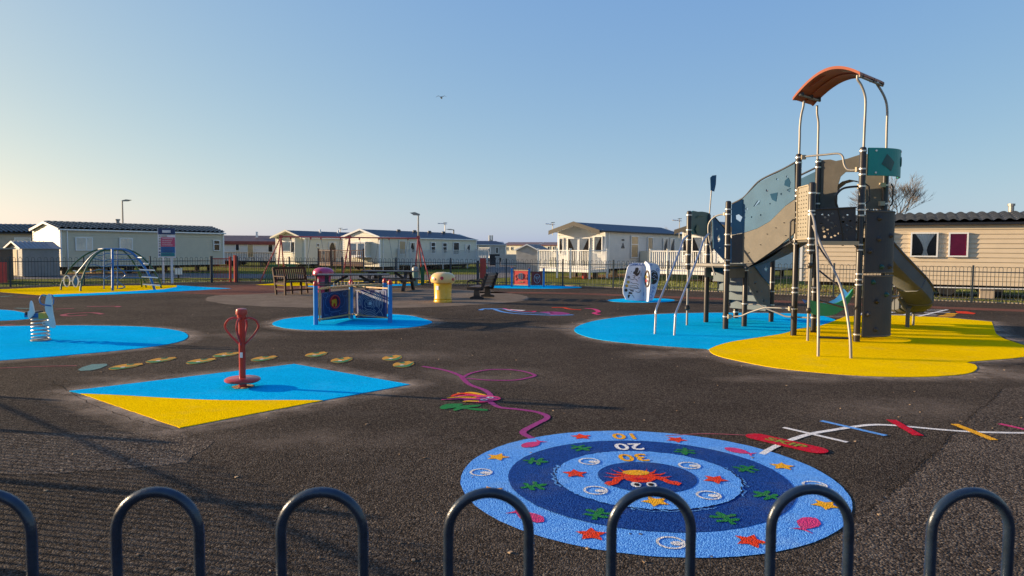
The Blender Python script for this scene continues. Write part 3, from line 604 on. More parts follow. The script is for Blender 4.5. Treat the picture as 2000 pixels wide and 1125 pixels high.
# ================================================================== CARAVANS
def caravan(label, A, th, L, wd, z0, ze, zr, wall, roof, name='static_caravan', board=.15, ov=.1, tiles=False, indiv=False, bargeboard='upvc', gutter='upvc', trim=True, under=True, wins=(), hip=0, group='holiday caravans round the playground', reach=.1):
    rt = thing(name, label, 'caravan', A, rad(th), group)
    c, s = math.cos(rad(th)), math.sin(rad(th)); ux = V(c, s, 0); uy = V(-s, c, 0)
    rt['off'] = 1
    def Bd(mb, n, m, parent=rt, **k): return mb.build(n, m, parent, world=False, **k)
    core = MB(); i_ = .03
    prof = [(i_, z0), (wd-i_, z0), (wd-i_, ze), (wd/2, zr-.03), (i_, ze)]
    core.prism([V(i_, y, z) for y, z in prof], V(L-2*i_, 0, 0)); Bd(core, 'wall', wall)
    # lapped boards
    def lap(x0, x1, z, side, mb):
        zt = min(z+board, ze if side == 's' else zr)
        q = [(.0, z), (-.034, z), (-.006, zt), (.0, zt)]
        P = []
        for x in (x0, x1):
            for o_, zz in q: P.append(V(x, o_+.004, zz) if side == 's' else V(o_+.004, x, zz))
        mb.add(P, [(0, 1, 5, 4), (1, 2, 6, 5), (2, 3, 7, 6), (0, 3, 2, 1), (4, 5, 6, 7)])
    mb = MB(); z = z0
    while z < ze-.02:
        if indiv:
            q = MB(); lap(0, L, z, 's', q); Bd(q, 'cladding_board', wall)
        else: lap(0, L, z, 's', mb)
        z += board
    z = z0
    while z < zr-.08:
        zz = z+board*.5; ins = 0 if zz < ze else (zz-ze)/(zr-ze)*wd/2
        lap(ins, wd-ins, z, 'g', mb); z += board
    if mb.v: Bd(mb, 'cladding', wall, kind='stuff')
    # roof
    th_ = .05; e = .12; sl_ = (zr-ze)/(wd/2)
    for sgn in (0, 1):
        y0 = -e if sgn == 0 else wd+e; zz0 = ze-e*sl_+.06; zz1 = zr+.06
        r = MB(); x0 = -ov; x1 = L+reach; xr = x1-hip
        if tiles:
            n = int((x1-x0)/.055); rows = []; m_ = 6
            for j in range(m_):
                for e_ in (0, 1):
                    f_ = (j+e_*.999)/m_; lift = .045*(1-e_)+.0
                    rows.append([V(x0+(x1-x0)*k/n, y0+(wd/2-y0)*f_, zz0+(zz1-zz0)*f_+lift*1.3+.085*abs(math.sin(PI*k/n*(x1-x0)/.33))) for k in range(n+1)])
            r.grid(rows); Bd(r, 'roof_tiles', roof, kind='stuff')
            r = MB()
        r.prism([V(x0, y0, zz0-.01), V(x1, y0, zz0-.01), V(xr, wd/2, zz1-.01), V(x0, wd/2, zz1-.01)], V(0, 0, -.05)); Bd(r, 'roof', roof)
        if sgn == 0 and gutter:
            g = MB(); g.box(((x0+x1)/2, y0-.02, zz0-.03), (x1-x0, .07, .08)); Bd(g, 'gutter', gutter)
    if hip:
        r = MB(); r.add([V(x1, -e, zz0), V(x1, wd+e, zz0), V(xr, wd/2, zz1)], [(0, 1, 2)]); Bd(r, 'roof_hip', roof)
    if bargeboard:
        hb = .24 if bargeboard == 'brownfascia' else .13
        for y0 in (-e-.02, wd+e+.02):
            Bd(MB().prism([V(-ov-.03, y0, ze-e*sl_+.09), V(-ov-.03, wd/2, zr+.09), V(-ov-.03, wd/2, zr+.09-hb), V(-ov-.03, y0, ze-e*sl_+.09-hb)], V(-.03, 0, 0)), 'bargeboard', bargeboard)
        if ov > .3: # soffit
            for y0 in (0, wd):
                Bd(MB().prism([V(-ov, y0, ze-.0), V(0, y0, ze-.0), V(0, wd/2, zr-.02), V(-ov, wd/2, zr-.02)], V(0, 0, -.02)), 'soffit', 'upvc')
    if trim:
        for x, y in ((0, 0), (L, 0), (0, wd)):
            Bd(MB().box((x+(.02 if x == 0 else -.02), y+(.0 if y == 0 else -.02), (z0+ze)/2), (.09, .09, ze-z0)), 'corner_trim', 'upvc' if trim is True else trim)
        Bd(MB().tube([V(.35, -.05, z0-.3), V(.35, -.05, ze-.05)], .033, 6), 'downpipe', 'upvc')
    if under:
        Bd(MB().box((L/2, wd*.28, z0-.09), (L-.2, .08, .16)).box((L/2, wd*.72, z0-.09), (L-.2, .08, .16)), 'chassis', 'chassis')
        for q in range(3): Bd(MB().box((.9+q*(L-1.8)/2, wd/2, z0-.06), (.08, wd-.3, .1)), 'cross_beam', 'chassis')
        for q in range(5):
            for yy in (.28, .72):
                x = .5+q*(L-1)/4; Bd(MB().box((x, wd*yy, (z0-.17)/2), (.24, .22, z0-.17)), 'pier', 'block' if q % 2 else 'chassis')
        for dx in (-.35, .35):
            for yy in (.2, wd-.3):
                wh = MB(); wh.lathe([(.1, -.07), (.26, -.08), (.29, -.04), (.29, .04), (.26, .08), (.1, .07)], (0, 0, 0), 16)
                for v in wh.v: v.xyz = (v.x+L*.45+dx*2, v.z+yy, v.y+.29)
                Bd(wh, 'wheel', 'tyre')
    side = (A, ux); gab = (A, uy)
    for wn in wins:
        pl, x0, x1, y0, y1, kind = wn[:6]
        n = uy if pl == 's' else ux; dr = ux if pl == 's' else uy
        def loc(px_, py_):
            p = onplane(px_, py_, A, n); return (p-A).dot(dr), p.z
        mx = (x0+x1)/2; my = (y0+y1)/2
        ua, ub = loc(x0, my)[0], loc(x1, my)[0]; za, zb = loc(mx, y1)[1], loc(mx, y0)[1]
        if ua > ub: ua, ub = ub, ua
        window(rt, pl, ua, ub, za, zb, kind)
    return rt, ux, uy
def window(rt, pl, a, b_, z0, z1, kind, proud=.045, fcol='upvc'):
    def P(u, z, d): return V(u, -d, z) if pl == 's' else V(-d, u, z)
    def bx(mb, u0, u1, za, zb, d0, d1):
        p, q = P(u0, za, d0), P(u1, zb, d1); return mb.box((p+q)/2, (abs(q.x-p.x), abs(q.y-p.y), abs(q.z-p.z)))
    f = MB(); t = .05 if b_-a > .3 else .03; d1 = proud+.055
    bx(f, a, b_, z1-t, z1, proud, d1); bx(f, a, b_, z0, z0+t, proud, d1); bx(f, a, a+t, z0+t, z1-t, proud, d1); bx(f, b_-t, b_, z0+t, z1-t, proud, d1)
    if 'm' in kind: bx(f, a+(b_-a)*.62-t/2, a+(b_-a)*.62+t/2, z0+t, z1-t, proud, d1)
    if 'h' in kind: bx(f, a+t, b_-t, z0+(z1-z0)*.62-t/2, z0+(z1-z0)*.62+t/2, proud, d1)
    w_ = f.build('door_frame' if 'D' in kind else 'window', fcol, rt, world=False)
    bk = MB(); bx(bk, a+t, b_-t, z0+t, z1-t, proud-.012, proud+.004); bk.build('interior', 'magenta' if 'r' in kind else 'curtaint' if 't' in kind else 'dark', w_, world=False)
    def drape(u0, u1, zt, zb_, tie=None, m='curtain'):
        rows = []
        nz = 8
        for j in range(nz+1):
            f_ = j/nz; z = zt+(zb_-zt)*f_; row = []
            c0, c1 = u0, u1
            if tie is not None:
                k = math.sin(min(1, f_/.8)*PI/2)-max(0, f_-.8)*1.1; c0 = u0+(tie-u0)*k*.84; c1 = u1+(tie-u1)*k*.84
            for q in range(17):
                g = q/16; row.append(P(c0+(c1-c0)*g, z, proud+.02+.012*math.sin(g*PI*11)))
            rows.append(row)
        MB().grid(rows).build('curtain', m, w_, world=False, smooth=True)
    a2, b2, zt, zb = a+t, b_-t, z1-t, z0+t; ww = b2-a2
    if 'c' in kind: drape(a2, a2+ww*.42, zt, zb, a2+.02); drape(b2-ww*.42, b2, zt, zb, b2-.02)
    if 'l' in kind: drape(a2, a2+ww*.9, zt, zb, a2+.03)
    if 'R' in kind: drape(b2-ww*.9, b2, zt, zb, b2-.03)
    if 'f' in kind: drape(a2, b2, zt, zb)
    if 'T' in kind: drape(a2+ww*.12, b2-ww*.05, zt, zb, a2+ww*.55)
    q_ = [P(a2, zb, proud+.04), P(b2, zb, proud+.04), P(b2, zt, proud+.04), P(a2, zt, proud+.04)]; g = MB(); g.add(q_ if pl == 's' else q_[::-1], [(0, 1, 2, 3)]); g.build('pane', 'glass', w_, world=False)
    if 'D' in kind and z1-z0 > 1.0 and 'p' not in kind: pass
    return w_
# cream caravan behind the dome
cL = XY(118, 38.7)
LcL, *_ = caravan('long cream caravan behind the climbing dome, sunlit left end, grey tiled roof', cL, 57, 10.2, 3.25, .44, 2.53, 2.92, 'pale', 'slate', tiles=True, wins=[('s', 146, 180, 463.5, 489.5, 'mft'), ('s', 232, 258, 465, 489, 'f'), ('s', 415.5, 428.5, 469, 490, 'h')])
for px_, py_, r_, m, h in ((234, 441, .10, 'lampgrey', .45),):
    MB().lathe([(r_, 2.7), (r_, 3.2), (r_*1.4, 3.22), (r_*1.4, 3.3)], (4.0, 1.6, 0), 8).build('flue', m, LcL, world=False)
for x in (4.7, 6.7): MB().box((x, .9, 2.83), (.3, .25, .12)).build('roof_vent', 'upvc', LcL, world=False)
# tan caravan at far left
cb = XY(-150, 46.5); caravan('tan caravan with dark tiled roof at the far left edge', cb, 3, 9.6, 3.2, .4, 2.45, 3.0, 'browncl', 'slate', tiles=True, gutter='brownfascia', bargeboard='brownfascia', trim='brownfascia', wins=[('s', 30, 62, 464, 479, 'f')])
# maroon-trimmed caravan
cm = XY(330, 60); cmr, *_ = caravan('low white caravan with maroon roof edge beyond the red gate', cm, 4, 10.4, 3.2, .45, 2.05, 2.62, 'greyclad', 'maroonroof', gutter='maroon', bargeboard='maroon', trim='maroon', wins=[('s', 460, 468.5, 476, 490, 'x'), ('s', 483, 496, 475.5, 503, 'tD'), ('s', 523.5, 534, 477, 493, 'x')])
MB().box((5.2, -.13, 2.0), (10.9, .05, .3)).build('fascia', 'maroon', cmr, world=False)
MB().box((7.2, .9, 2.75), (.15, .15, .5)).build('flue', 'upvc', cmr, world=False)
# cream caravan with a bay
c1 = XY(595, 55); m1, *_ = caravan('cream caravan with bay window left of the brown timber deck', c1, 62, 12, 3.15, .30, 2.41, 2.95, 'cream', 'blueroof', bargeboard='cream', ov=.45, gutter='upvc', wins=[('g', 551, 571, 471.5, 491.5, 'f'), ('s', 617, 622.5, 475, 482.5, 'x'), ('s', 640.5, 655.5, 472.5, 490.5, 'c'), ('s', 666.5, 675, 470.5, 492, 't')])
MB().prism([V(.0, .25, .45), V(-.45, .6, .45), V(-.45, 1.0, .45), V(0, 1.2, .45)], V(0, 0, 1.9)).build('bay', 'cream', m1, world=False)
window(m1, 'g', .55, 1.02, 1.2, 2.1, 'x', proud=.46)
for x in (3, 5.2): MB().lathe([(.08, 2.7), (.08, 3.15)], (x, 1.2, 0), 8).build('flue', 'upvc', m1, world=False)
# cream caravan with slate blue roof and grey-white veranda
c2 = XY(741, 50); m2, *_ = caravan('cream caravan with blue-grey roof and white veranda behind the picnic tables', c2, 60, 12.8, 3.5, .27, 2.41, 2.95, 'cream', 'blueroof', bargeboard='upvc', hip=1.6, wins=[('s', 777.5, 791, 470, 497, 'tD'), ('s', 799, 809.5, 473, 494, 'c'), ('s', 840, 849, 473, 495.5, 'h'), ('s', 863, 871.5, 474, 495, 'h'), ('s', 884, 895.5, 473, 497.5, 'D'), ('s', 907.5, 917, 476.5, 495.5, 'l')])
MB().box((-.32, 1.6, .99), (.65, 1.7, .1)).build('bay_base', 'upvc', m2, world=False); MB().box((-.3, 1.6, 2.05), (.62, 1.64, .07)).build('bay_top', 'upvc', m2, world=False)
MB().box((-.26, 1.6, 1.5), (.52, 1.5, 1.0)).build('bay', 'cream', m2, world=False)
window(m2, 'g', .85, 1.58, 1.04, 2.0, 'f', proud=.53); window(m2, 'g', 1.62, 2.35, 1.04, 2.0, 'f', proud=.53)
for x in (4, 6, 8, 10): MB().lathe([(.16, 2.85), (.16, 3.06), (.08, 3.1)], (x, 1.5, 0), 8).build('roof_vent', 'slate', m2, world=False)
MB().box((9.4, -.08, 1.75), (.16, .12, .3)).build('meter_box', 'ink', m2, world=False)
# far caravans
caravan('grey caravan with dark roof just right of the cream blue-roofed caravan, small white steps', XY(929, 88), 12, 3.9, 3.2, .5, 2.15, 2.62, 'fargrey', 'blueroof', hip=1.1, wins=[('s', 953, 958, 483, 494, 'x'), ('s', 968, 973, 483, 495, 'x')])
caravan('farthest cream caravan with brown roof edge, above the grey shed', XY(984, 105), -32, 9, 3.2, .55, 2.25, 2.65, 'cream', 'maroonroof', gutter='maroon', wins=[('s', 989, 991.5, 482, 489, 'x'), ('s', 998, 1001, 482, 488.5, 'x')])
caravan('far cream caravan seen between the grey shed and the white deck', XY(1052, 98), -32, 7, 3.2, .55, 2.2, 2.5, 'cream', 'maroonroof', gutter='maroon', wins=[('s', 1070, 1074.5, 481, 489, 'x'), ('s', 1080, 1084, 481, 493, 'x')])
# two caravans with glazed ends and white decks
def glazed(label, A, wins, L=10, th=51, w_=3.25):
    r, *_ = caravan(label, A, th, L, w_, .52, 2.66, 3.14, 'greyclad', 'blueroof', ov=.75, bargeboard='brownfascia', gutter='ink', wins=wins); return r
cw = XY(1181, 39.5)
W1 = glazed('white-grey caravan with French doors and net curtains behind the middle white deck', cw, [('g', 1093, 1102, 464.5, 497, 'l'), ('g', 1109.5, 1131, 464.5, 521, 'lD'), ('g', 1131.8, 1153, 464, 521, 'RD'), ('g', 1161, 1178, 461, 497, 'R'), ('s', 1230, 1244.5, 461, 504, 'th'), ('s', 1262.5, 1273, 463, 518, 'tD'), ('s', 1293, 1302, 464.5, 494, 'l'), ('s', 1306.5, 1315.5, 465, 494, 'l')])
MB().box((2.0, -.03, 2.2), (.28, .02, .09)).build('name_plate', 'ink', W1, world=False)
em = MB(); 
for a_, b_ in (((1.82, 1.72), (2.0, 2.02)), ((2.0, 2.02), (2.18, 1.72)), ((1.82, 1.72), (2.18, 1.72)), ((1.93, 1.72), (2.0, 1.86)), ((2.0, 1.86), (2.07, 1.72))): em.beam((a_[0], -.035, a_[1]), (b_[0], -.035, b_[1]), .015, .03)
em.build('emblem', 'ink', W1, world=False)
MB().box((4.45, -.35, 1.05), (.9, .5, 1.0)).build('storage_box', 'cream', W1, world=False)
for yy, a_ in ((2.2, .3), (.9, -.3)): pass
cw2 = XY(1447, 36)
W2 = glazed('white-grey caravan with glazed end directly behind the lower play tower', cw2, [('g', 1334, 1345, 462, 500, 'l'), ('g', 1352, 1374, 462, 522, 'lD'), ('g', 1375, 1397, 462, 522, 'RD'), ('g', 1407, 1430, 460, 500, 'f'), ('s', 1499, 1512, 462, 500, 't'), ('s', 1536, 1545, 470, 490, 't')])
# beige caravan on the right
cr = XY(1740, 25.7)-V(math.cos(rad(-28)), math.sin(rad(-28)), 0)*3.1
RC, *_ = caravan('beige caravan with dark tiled roof along the right edge, one red blind', cr, -28, 12.5, 3.3, .44, 2.62, 2.98, 'beige', 'slate', tiles=True, indiv=True, gutter='ink', trim='upvc', board=.165, wins=[('s', 1722, 1743, 454, 489, 'f'), ('s', 1778, 1832, 454, 502, 'T'), ('s', 1852, 1891, 454, 502, 'r')])
MB().lathe([(.09, 2.8), (.09, 3.3), (.12, 3.3), (.12, 3.38)], (6.9, 1.5, 0), 10).build('flue', 'lampgrey', RC, world=False)
MB().tube([V(3.2, -.25, .34), V(7, -.3, .36), V(12, -.25, .42)], .02, 6).build('waste_pipe', 'upvc', RC, world=False)
for x in (3.6, 6.1, 9.4): MB().box((x, -.1, .16), (.42, .22, .32)).build('pier', 'block', RC, world=False)
c_, s_ = math.cos(rad(-28)), math.sin(rad(-28)); U = V(c_, s_, 0); N_ = V(-s_, c_, 0)
flat(jitter([cr-U*1-N_*.55, cr+U*13-N_*.55, cr+U*13+N_*3.5, cr-U*1+N_*3.5], .12, .4), -.022, 'bare_soil', 'soil', None, 'structure')
for A_, th_, L_, w_ in ((cw, 51, 10, 3.25), (cw2, 51, 10, 3.25), (c2, 60, 12.8, 3.5), (cL, 57, 10, 3.2)):
    U_ = V(math.cos(rad(th_)), math.sin(rad(th_)), 0); N2 = V(-U_.y, U_.x, 0)
    flat(jitter([A_-N2*.2, A_+U_*L_-N2*.2, A_+U_*L_+N2*w_, A_+N2*w_], .1, .5), -.022, 'bare_soil', 'soil', None, 'structure')

# ------------------------------------------------------------------ decks
def deck(name, label, path, zf, zr, m, inner=None, spacing=.115, postx=(), skirt=.16, group=None, bw=.035, legs=True, lattice=False):
    """path: ground points round the open sides; inner: points closing the floor"""
    t = thing(name, label, 'deck', path[0].copy(), 0, group); o = path[0]
    bm_ = MB().box((0, 0, (zf+.08+zr-.05)/2), (bw, bw, zr-.05-zf-.08)).mesh('baluster', m)
    pmsh = MB().box((0, 0, (zr+.08)/2), (.1, .1, zr+.08)).box((0, 0, zr+.1), (.13, .13, .04)).mesh('post', m)
    for a, b2 in zip(path, path[1:]):
        d = b2-a; L = d.length; ang = math.atan2(d.y, d.x)
        MB().beam(a+V(0, 0, zr), b2+V(0, 0, zr), .08, .05).build('handrail', m, t); MB().beam(a+V(0, 0, zf+.08), b2+V(0, 0, zf+.08), .05, .05).build('bottom_rail', m, t)
        MB().beam(a+V(0, 0, zf-skirt/2), b2+V(0, 0, zf-skirt/2), .04, skirt).build('skirt_board', m, t)
        n = int(L/spacing)
        for i in range(1, n): inst(bm_, 'baluster', t, a+d*(i/n)-o, ang)
    used = []
    for a in list(path)+[p for p in postx]:
        inst(pmsh, 'post', t, a-o, 0)
    fl = [p.copy() for p in path]+(inner or [])
    MB().prism([V(p.x, p.y, zf-.06) for p in fl], V(0, 0, .05)).build('deck_floor', m, t)
    return t
# W1 deck
dc = G(1151, 545.2); uL = V(-math.sin(rad(51)), math.cos(rad(51)), 0); uA = V(math.cos(rad(51)), math.sin(rad(51)), 0)
tl = 4.6
for q in range(200):
    if XY(1052, 40).x/40 > (dc+uL*(q*.03)).x/(dc+uL*(q*.03)).y: tl = q*.03; break
dl = dc+uL*tl; lenr = (cw-dc).dot(uA)
deck('white_deck', 'white railed deck in front of the middle glazed caravan, beside the grey shed', [dl, dc, dc+uA*(lenr-.1)], .52, 1.56, 'white', inner=[dl+uA*lenr], postx=[dc+uL*tl*.62, dc+uL*tl*.36], group='white decks of the glazed caravans')
t = thing('gas_bottle', 'red gas bottle under the middle white deck', 'gas bottle', dc+uL*.7+uA*.6); p = t.location.copy()
MB().lathe([(.14, 0), (.16, .05), (.16, .42), (.1, .5), (.04, .52), (.04, .58)], p, 14).build('cylinder_body', 'redpaint', t, smooth=True); MB().lathe([(.07, .56), (.07, .62)], p, 8).build('collar', 'steel', t)
off2 = (cw2-cw); dc2 = G(1297, 549)
d2l = dc2
d2c = cw2-(cw-dc); d2l = d2c+uL*((d2c-V(0, 0, 0)).length*0+4.4)
deck('white_deck', 'white railed deck behind the silver bars of the play tower', [d2l, d2c, d2c+uA*(lenr-.1)], .52, 1.56, 'white', inner=[d2l+uA*lenr], postx=[d2c+uL*2.2, d2c+uL*3.4], group='white decks of the glazed caravans')
t = thing('gas_bottle', 'red gas bottle under the deck behind the play tower', 'gas bottle', d2c+uL*1.0+uA*.7); p = t.location.copy()
MB().lathe([(.14, 0), (.16, .05), (.16, .42), (.1, .5), (.04, .52), (.04, .58)], p, 14).build('cylinder_body', 'redpaint', t, smooth=True); MB().lathe([(.07, .56), (.07, .62)], p, 8).build('collar', 'steel', t)
# veranda of the blue-roofed caravan
U2 = V(math.cos(rad(60)), math.sin(rad(60)), 0); N2 = V(-U2.y, U2.x, 0)
va = c2+U2*2.0-N2*1.3; vb = c2+U2*12.7-N2*1.3
deck('veranda_deck', 'pale grey veranda along the blue-roofed cream caravan', [c2+U2*2-N2*.1, va, va+U2*4, va+U2*7.5, vb, vb+N2*1.2], .55, 1.5, 'greyclad', spacing=.13)
# brown deck
b0 = XY(622, 48); b1_ = XY(677, 46.5)
deck('brown_deck', 'dark brown timber deck with wavy balusters between two cream caravans', [b0+V(.5, 2.5, 0), b0, b0+(b1_-b0)*.45, b1_+V(1.2, -.3, 0)], .55, 1.45, 'browndeck', spacing=.16, inner=[b1_+V(1.6, 2.5, 0)])
# black railing before maroon caravan
r0 = XY(430, 52); r1 = XY(541, 50)
t = thing('metal_railing', 'black metal railing in front of the maroon-edged caravan', 'railing', r0)
bm_ = MB().tube([V(0, 0, .05), V(0, 0, 1.25)], .02, 4).mesh('bar', 'ink')
n_ = 34
for i in range(n_): inst(bm_, 'bar', t, (r1-r0)*(i/n_))
for z in (.15, 1.2): MB().beam(r0+V(0, 0, z), r1+V(0, 0, z), .04, .05).build('rail', 'ink', t)
# small white steps deck, far
s0 = XY(935, 78); s1 = XY(957, 77)
deck('white_landing', 'small white landing with steps at the far grey caravan', [s0, s1], .8, 1.75, 'white', inner=[s1+V(0, 2, 0), s0+V(0, 2, 0)], spacing=.2)
# ------------------------------------------------------------------ sheds
def shed(label, A, th, L, wd, ze, zr, wall, roofm, litw=None, door=True):
    t = thing('garden_shed', label, 'shed', A, rad(th), None); t['off'] = 1
    def Bd(mb, n, m, **k): return mb.build(n, m, t, world=False, **k)
    Bd(MB().prism([V(.02, y, z) for y, z in ((.02, 0), (wd-.02, 0), (wd-.02, ze), (wd/2, zr-.03), (.02, ze))], V(L-.04, 0, 0)), 'wall', wall)
    mb = MB(); z = .02
    while z < ze-.05:
        mb.box((L/2, 0, z+.05), (L, .02, .085)); mb.box((0, wd/2, z+.05), (.02, wd, .085)); z += .105
    Bd(mb, 'cladding', wall, kind='stuff')
    for y0 in (-.08, wd+.08):
        Bd(MB().prism([V(-.12, y0, ze-.03), V(L+.08, y0, ze-.03), V(L+.08, wd/2, zr+.03), V(-.12, wd/2, zr+.03)], V(0, 0, -.03)), 'roof', roofm)
        Bd(MB().prism([V(-.15, y0, ze-.01), V(-.15, wd/2, zr+.05), V(-.15, wd/2, zr-.04), V(-.15, y0, ze-.1)], V(.03, 0, 0)), 'bargeboard', 'upvc')
    rb = MB()
    for k in range(int(L/.2)):
        rb.prism([V(-.05+k*.2, -.08, ze-.02), V(-.02+k*.2, -.08, ze-.02), V(-.02+k*.2, wd/2, zr+.045), V(-.05+k*.2, wd/2, zr+.045)], V(0, 0, .015))
    Bd(rb, 'roof_ribs', roofm, kind='stuff')
    if door:
        Bd(MB().box((-.02, wd*.5, ze*.48), (.03, wd*.4, ze*.9)), 'door', 'curtaint')
    return t
shed('grey metal shed with ribbed roof beside the left cream caravan', XY(43, 36), 55, 1.75, 2.0, 1.50, 1.82, 'shedg', 'gravelroof')
shed('plain grey shed with pale sloping roof left of the middle white deck', XY(1052, 50), 72, 3.2, 1.7, 1.58, 1.95, 'fargrey', 'gravelroof', door=False)
t = thing('garden_shed', 'dark brown shed corner at the left edge behind the fence', 'shed', XY(-62, 31)); p = t.location.copy()
MB().box(p+V(.45, .6, .72), (1.35, 1.2, 1.44)).build('wall', 'brownslat', t); MB().box(p+V(.45, .6, 1.47), (1.5, 1.35, .06)).build('roof', 'lampgrey', t)
t = thing('play_house', 'red play house with white rails at the left edge', 'play house', XY(-64, 29.4)); p = t.location.copy()
MB().box(p+V(.5, .4, .45), (1.2, .7, .9)).build('wall', 'redboard', t); MB().beam(p+V(.5, 0, 1.0), p+V(1.2, 0, .85), .08, .08).build('roof_edge', 'redboard', t)
for x in (.25, 1.13): MB().box(p+V(x, -.02, .48), (.12, .08, .95)).build('post', 'greyclad', t)
for z in (.2, .55): MB().box(p+V(.7, -.03, z), (.8, .04, .07)).build('rail', 'greyclad', t)
MB().beam(p+V(.6, -.04, 1.12), p+V(1.15, -.04, .92), .05, .07).build('bargeboard', 'upvc', t)

# ------------------------------------------------------------------ lamps, aerials, mast, bins, sign
def lamp(label, px_, Y, ytop, flip=1, base=None):
    p = XY(px_, Y); zt = Zat(p, ytop); t = thing('street_lamp', label, 'street lamp', p, 0, 'street lamps among the caravans')
    r = max(.045, Y*.0012)
    MB().tube([p, p+V(0, 0, zt*.4), p+V(0, 0, zt)], [r*1.25, r, r*.8], 8).build('pole', 'lampgrey', t, smooth=True)
    L = Y*.0125
    MB().prism([p+V(-.06*flip, 0, zt-.02), p+V(-.06*flip, 0, zt+.05), p+V(L*flip*.4, 0, zt+.14), p+V(L*flip, 0, zt+.10), p+V(L*flip*.5, 0, zt-.02)], V(0, .22, 0)).build('lamp_head', 'lampgrey', t)
    MB().box(p+V(L*flip*.45, .11, zt-.0), (L*.4, .14, .03)).build('lens', 'curtain', t)
lamp('tall street lamp rising behind the long cream caravan on the left', 241, 60, 392.5, 1)
lamp('street lamp beside the right end of the red swing frame', 817, 36, 419.5, -1)
lamp('small distant street lamp over the blue-roofed caravan', 886, 100, 449, -1)
def aerial(label, px_, Y, ybot, ytop, arm=-1):
    p = XY(px_, Y); zb, zt = Zat(p, ybot), Zat(p, ytop); t = thing('tv_aerial', label, 'aerial', V(p.x, p.y, zb), 0, 'television aerials on the caravans')
    r = Y*.0006; a = .0105*Y
    MB().tube([V(p.x, p.y, zb-.3), V(p.x, p.y, zt)], r, 5).build('mast', 'lampgrey', t)
    MB().tube([V(p.x+a*.3, p.y, zt-.12), V(p.x+a*arm, p.y, zt-.06)], r, 5).build('boom', 'signwhite', t)
    e = MB()
    for k in range(6):
        x = p.x+arm*a*(k/5*.9); e.tube([V(x-.0, p.y-.15, zt-.1), V(x, p.y+.15, zt-.1)], r*.6, 4)
    e.beam(V(p.x-a*.25, p.y, zt), V(p.x+a*.3, p.y, zt+.02), .03, .04); e.build('elements', 'lampgrey', t, kind='stuff')
aerial('television aerial behind the middle glazed caravan', 1079, 43, 450, 435)
aerial('television aerial beside the teal panel of the lower tower', 1326, 42, 455, 427.5)
aerial('television aerial over the right half of the blue-roofed caravan', 869, 70, 458, 435)
aerial('small aerial on the long cream caravan', 377, 55, 450, 441.5, 1)
aerial('thin aerial between the two cream caravans', 665, 64, 458, 446, 1)
p = XY(958.5, 150); t = thing('phone_mast', 'grey phone mast far away between caravans', 'mast', p)
zb, zt = 0, Zat(p, 459.5); MB().tube([p, V(p.x, p.y, zt-1)], .2, 6).build('pole', 'lampgrey', t)
for k in range(3): MB().tube([V(p.x-.35+.35*k, p.y, zt-1.5), V(p.x-.35+.35*k, p.y, zt)], .13, 5).build('antenna', 'fargrey', t)
# information sign
p0, p1 = G(317.5, 552.5), G(335, 552.5); p0 = XY(317.5, 30.3); p1 = XY(335, 30.3)
t = thing('information_sign', 'tall information sign with navy header, pink and blue panels on two grey posts', 'sign', p0)
for p in (p0, p1): MB().box(p+V(0, 0, 1.05), (.085, .06, 2.1)).build('post', 'signwhite', t)
Yb = 30.26
def SB(x0, x1, y0, y1, d, name, m, kind=None):
    a = onplane(x0, y1, V(0, Yb-d, 0), V(0, 1, 0)); c = onplane(x1, y0, V(0, Yb-d, 0), V(0, 1, 0))
    return MB().box((a+c)/2, (c.x-a.x, .012, c.z-a.z)).build(name, m, t, kind=kind)
SB(309, 342, 446, 503.5, .03, 'board', 'signwhite'); SB(309, 341.7, 446, 457.8, .05, 'header', 'navy'); SB(317, 333, 449.5, 454.5, .07, 'title_box', 'signwhite')
SB(314.5, 341.3, 463.8, 481.5, .05, 'pink_panel', 'signpink'); SB(314.5, 341.3, 482, 493.5, .05, 'blue_panel', 'signblue'); SB(314.5, 341.3, 494, 500.5, .05, 'teal_panel', 'signteal')
SB(315, 326, 460, 462, .05, 'subtitle', 'lampgrey')
for k, y in enumerate((466, 470, 474, 478, 485, 488.5, 491.5, 496.5)): SB(317, 338-((k*7) % 5), y, y+.7, .07, 'text_line', 'mid' if k > 3 else 'signwhite', kind='stuff')
for k, y in enumerate((460, 465, 470, 475, 479.5, 485, 491.5, 497)): SB(310.4, 313.4, y, y+2.3, .05, 'icon', 'navy' if k > 4 else 'lampgrey')
# small white bin
p = XY(347.5, 35); t = thing('waste_bin', 'small white bin on a post behind the fence, right of the sign', 'bin', p); z0, z1 = Zat(p, 536), Zat(p, 523.5)
MB().box(V(p.x, p.y, (z0+z1)/2), (.27, .24, z1-z0)).build('bin_body', 'upvc', t); MB().box(V(p.x, p.y, z0/2), (.06, .06, z0)).build('post', 'dwood', t); MB().box(V(p.x, p.y, z1-.02), (.3, .26, .04)).build('lid', 'signwhite', t)
# grey-green litter bin & green board by the swings
p = XY(811, 29.6); t = thing('litter_bin', 'slim grey-green round litter bin with silver top at the end of the picnic table', 'bin', p)
MB().lathe([(.12, 0), (.125, .66)], p, 18).build('bin_body', 'greengrey', t, smooth=True); MB().lathe([(.135, .66), (.14, .76), (.10, .82), (.04, .84)], p, 18).build('top', 'steel', t, smooth=True)
p = XY(825, 30.2); t = thing('green_board', 'upright dark green board standing right of the litter bin', 'board', p)
MB().box(p+V(0, 0, .42), (.15, .04, .76)).build('panel', 'dgreen', t); MB().box(p+V(0, .05, .42), (.05, .05, .84)).build('post', 'dgreen', t)
p = XY(1005, 47); 
p = XY(972, 60); t = thing('utility_bollard', 'small grey service bollard on the grass between caravans', 'bollard', p); MB().box(p+V(0, 0, .45), (.3, .2, .9)).box(p+V(0, 0, .95), (.45, .3, .12)).build('body', 'fargrey', t)
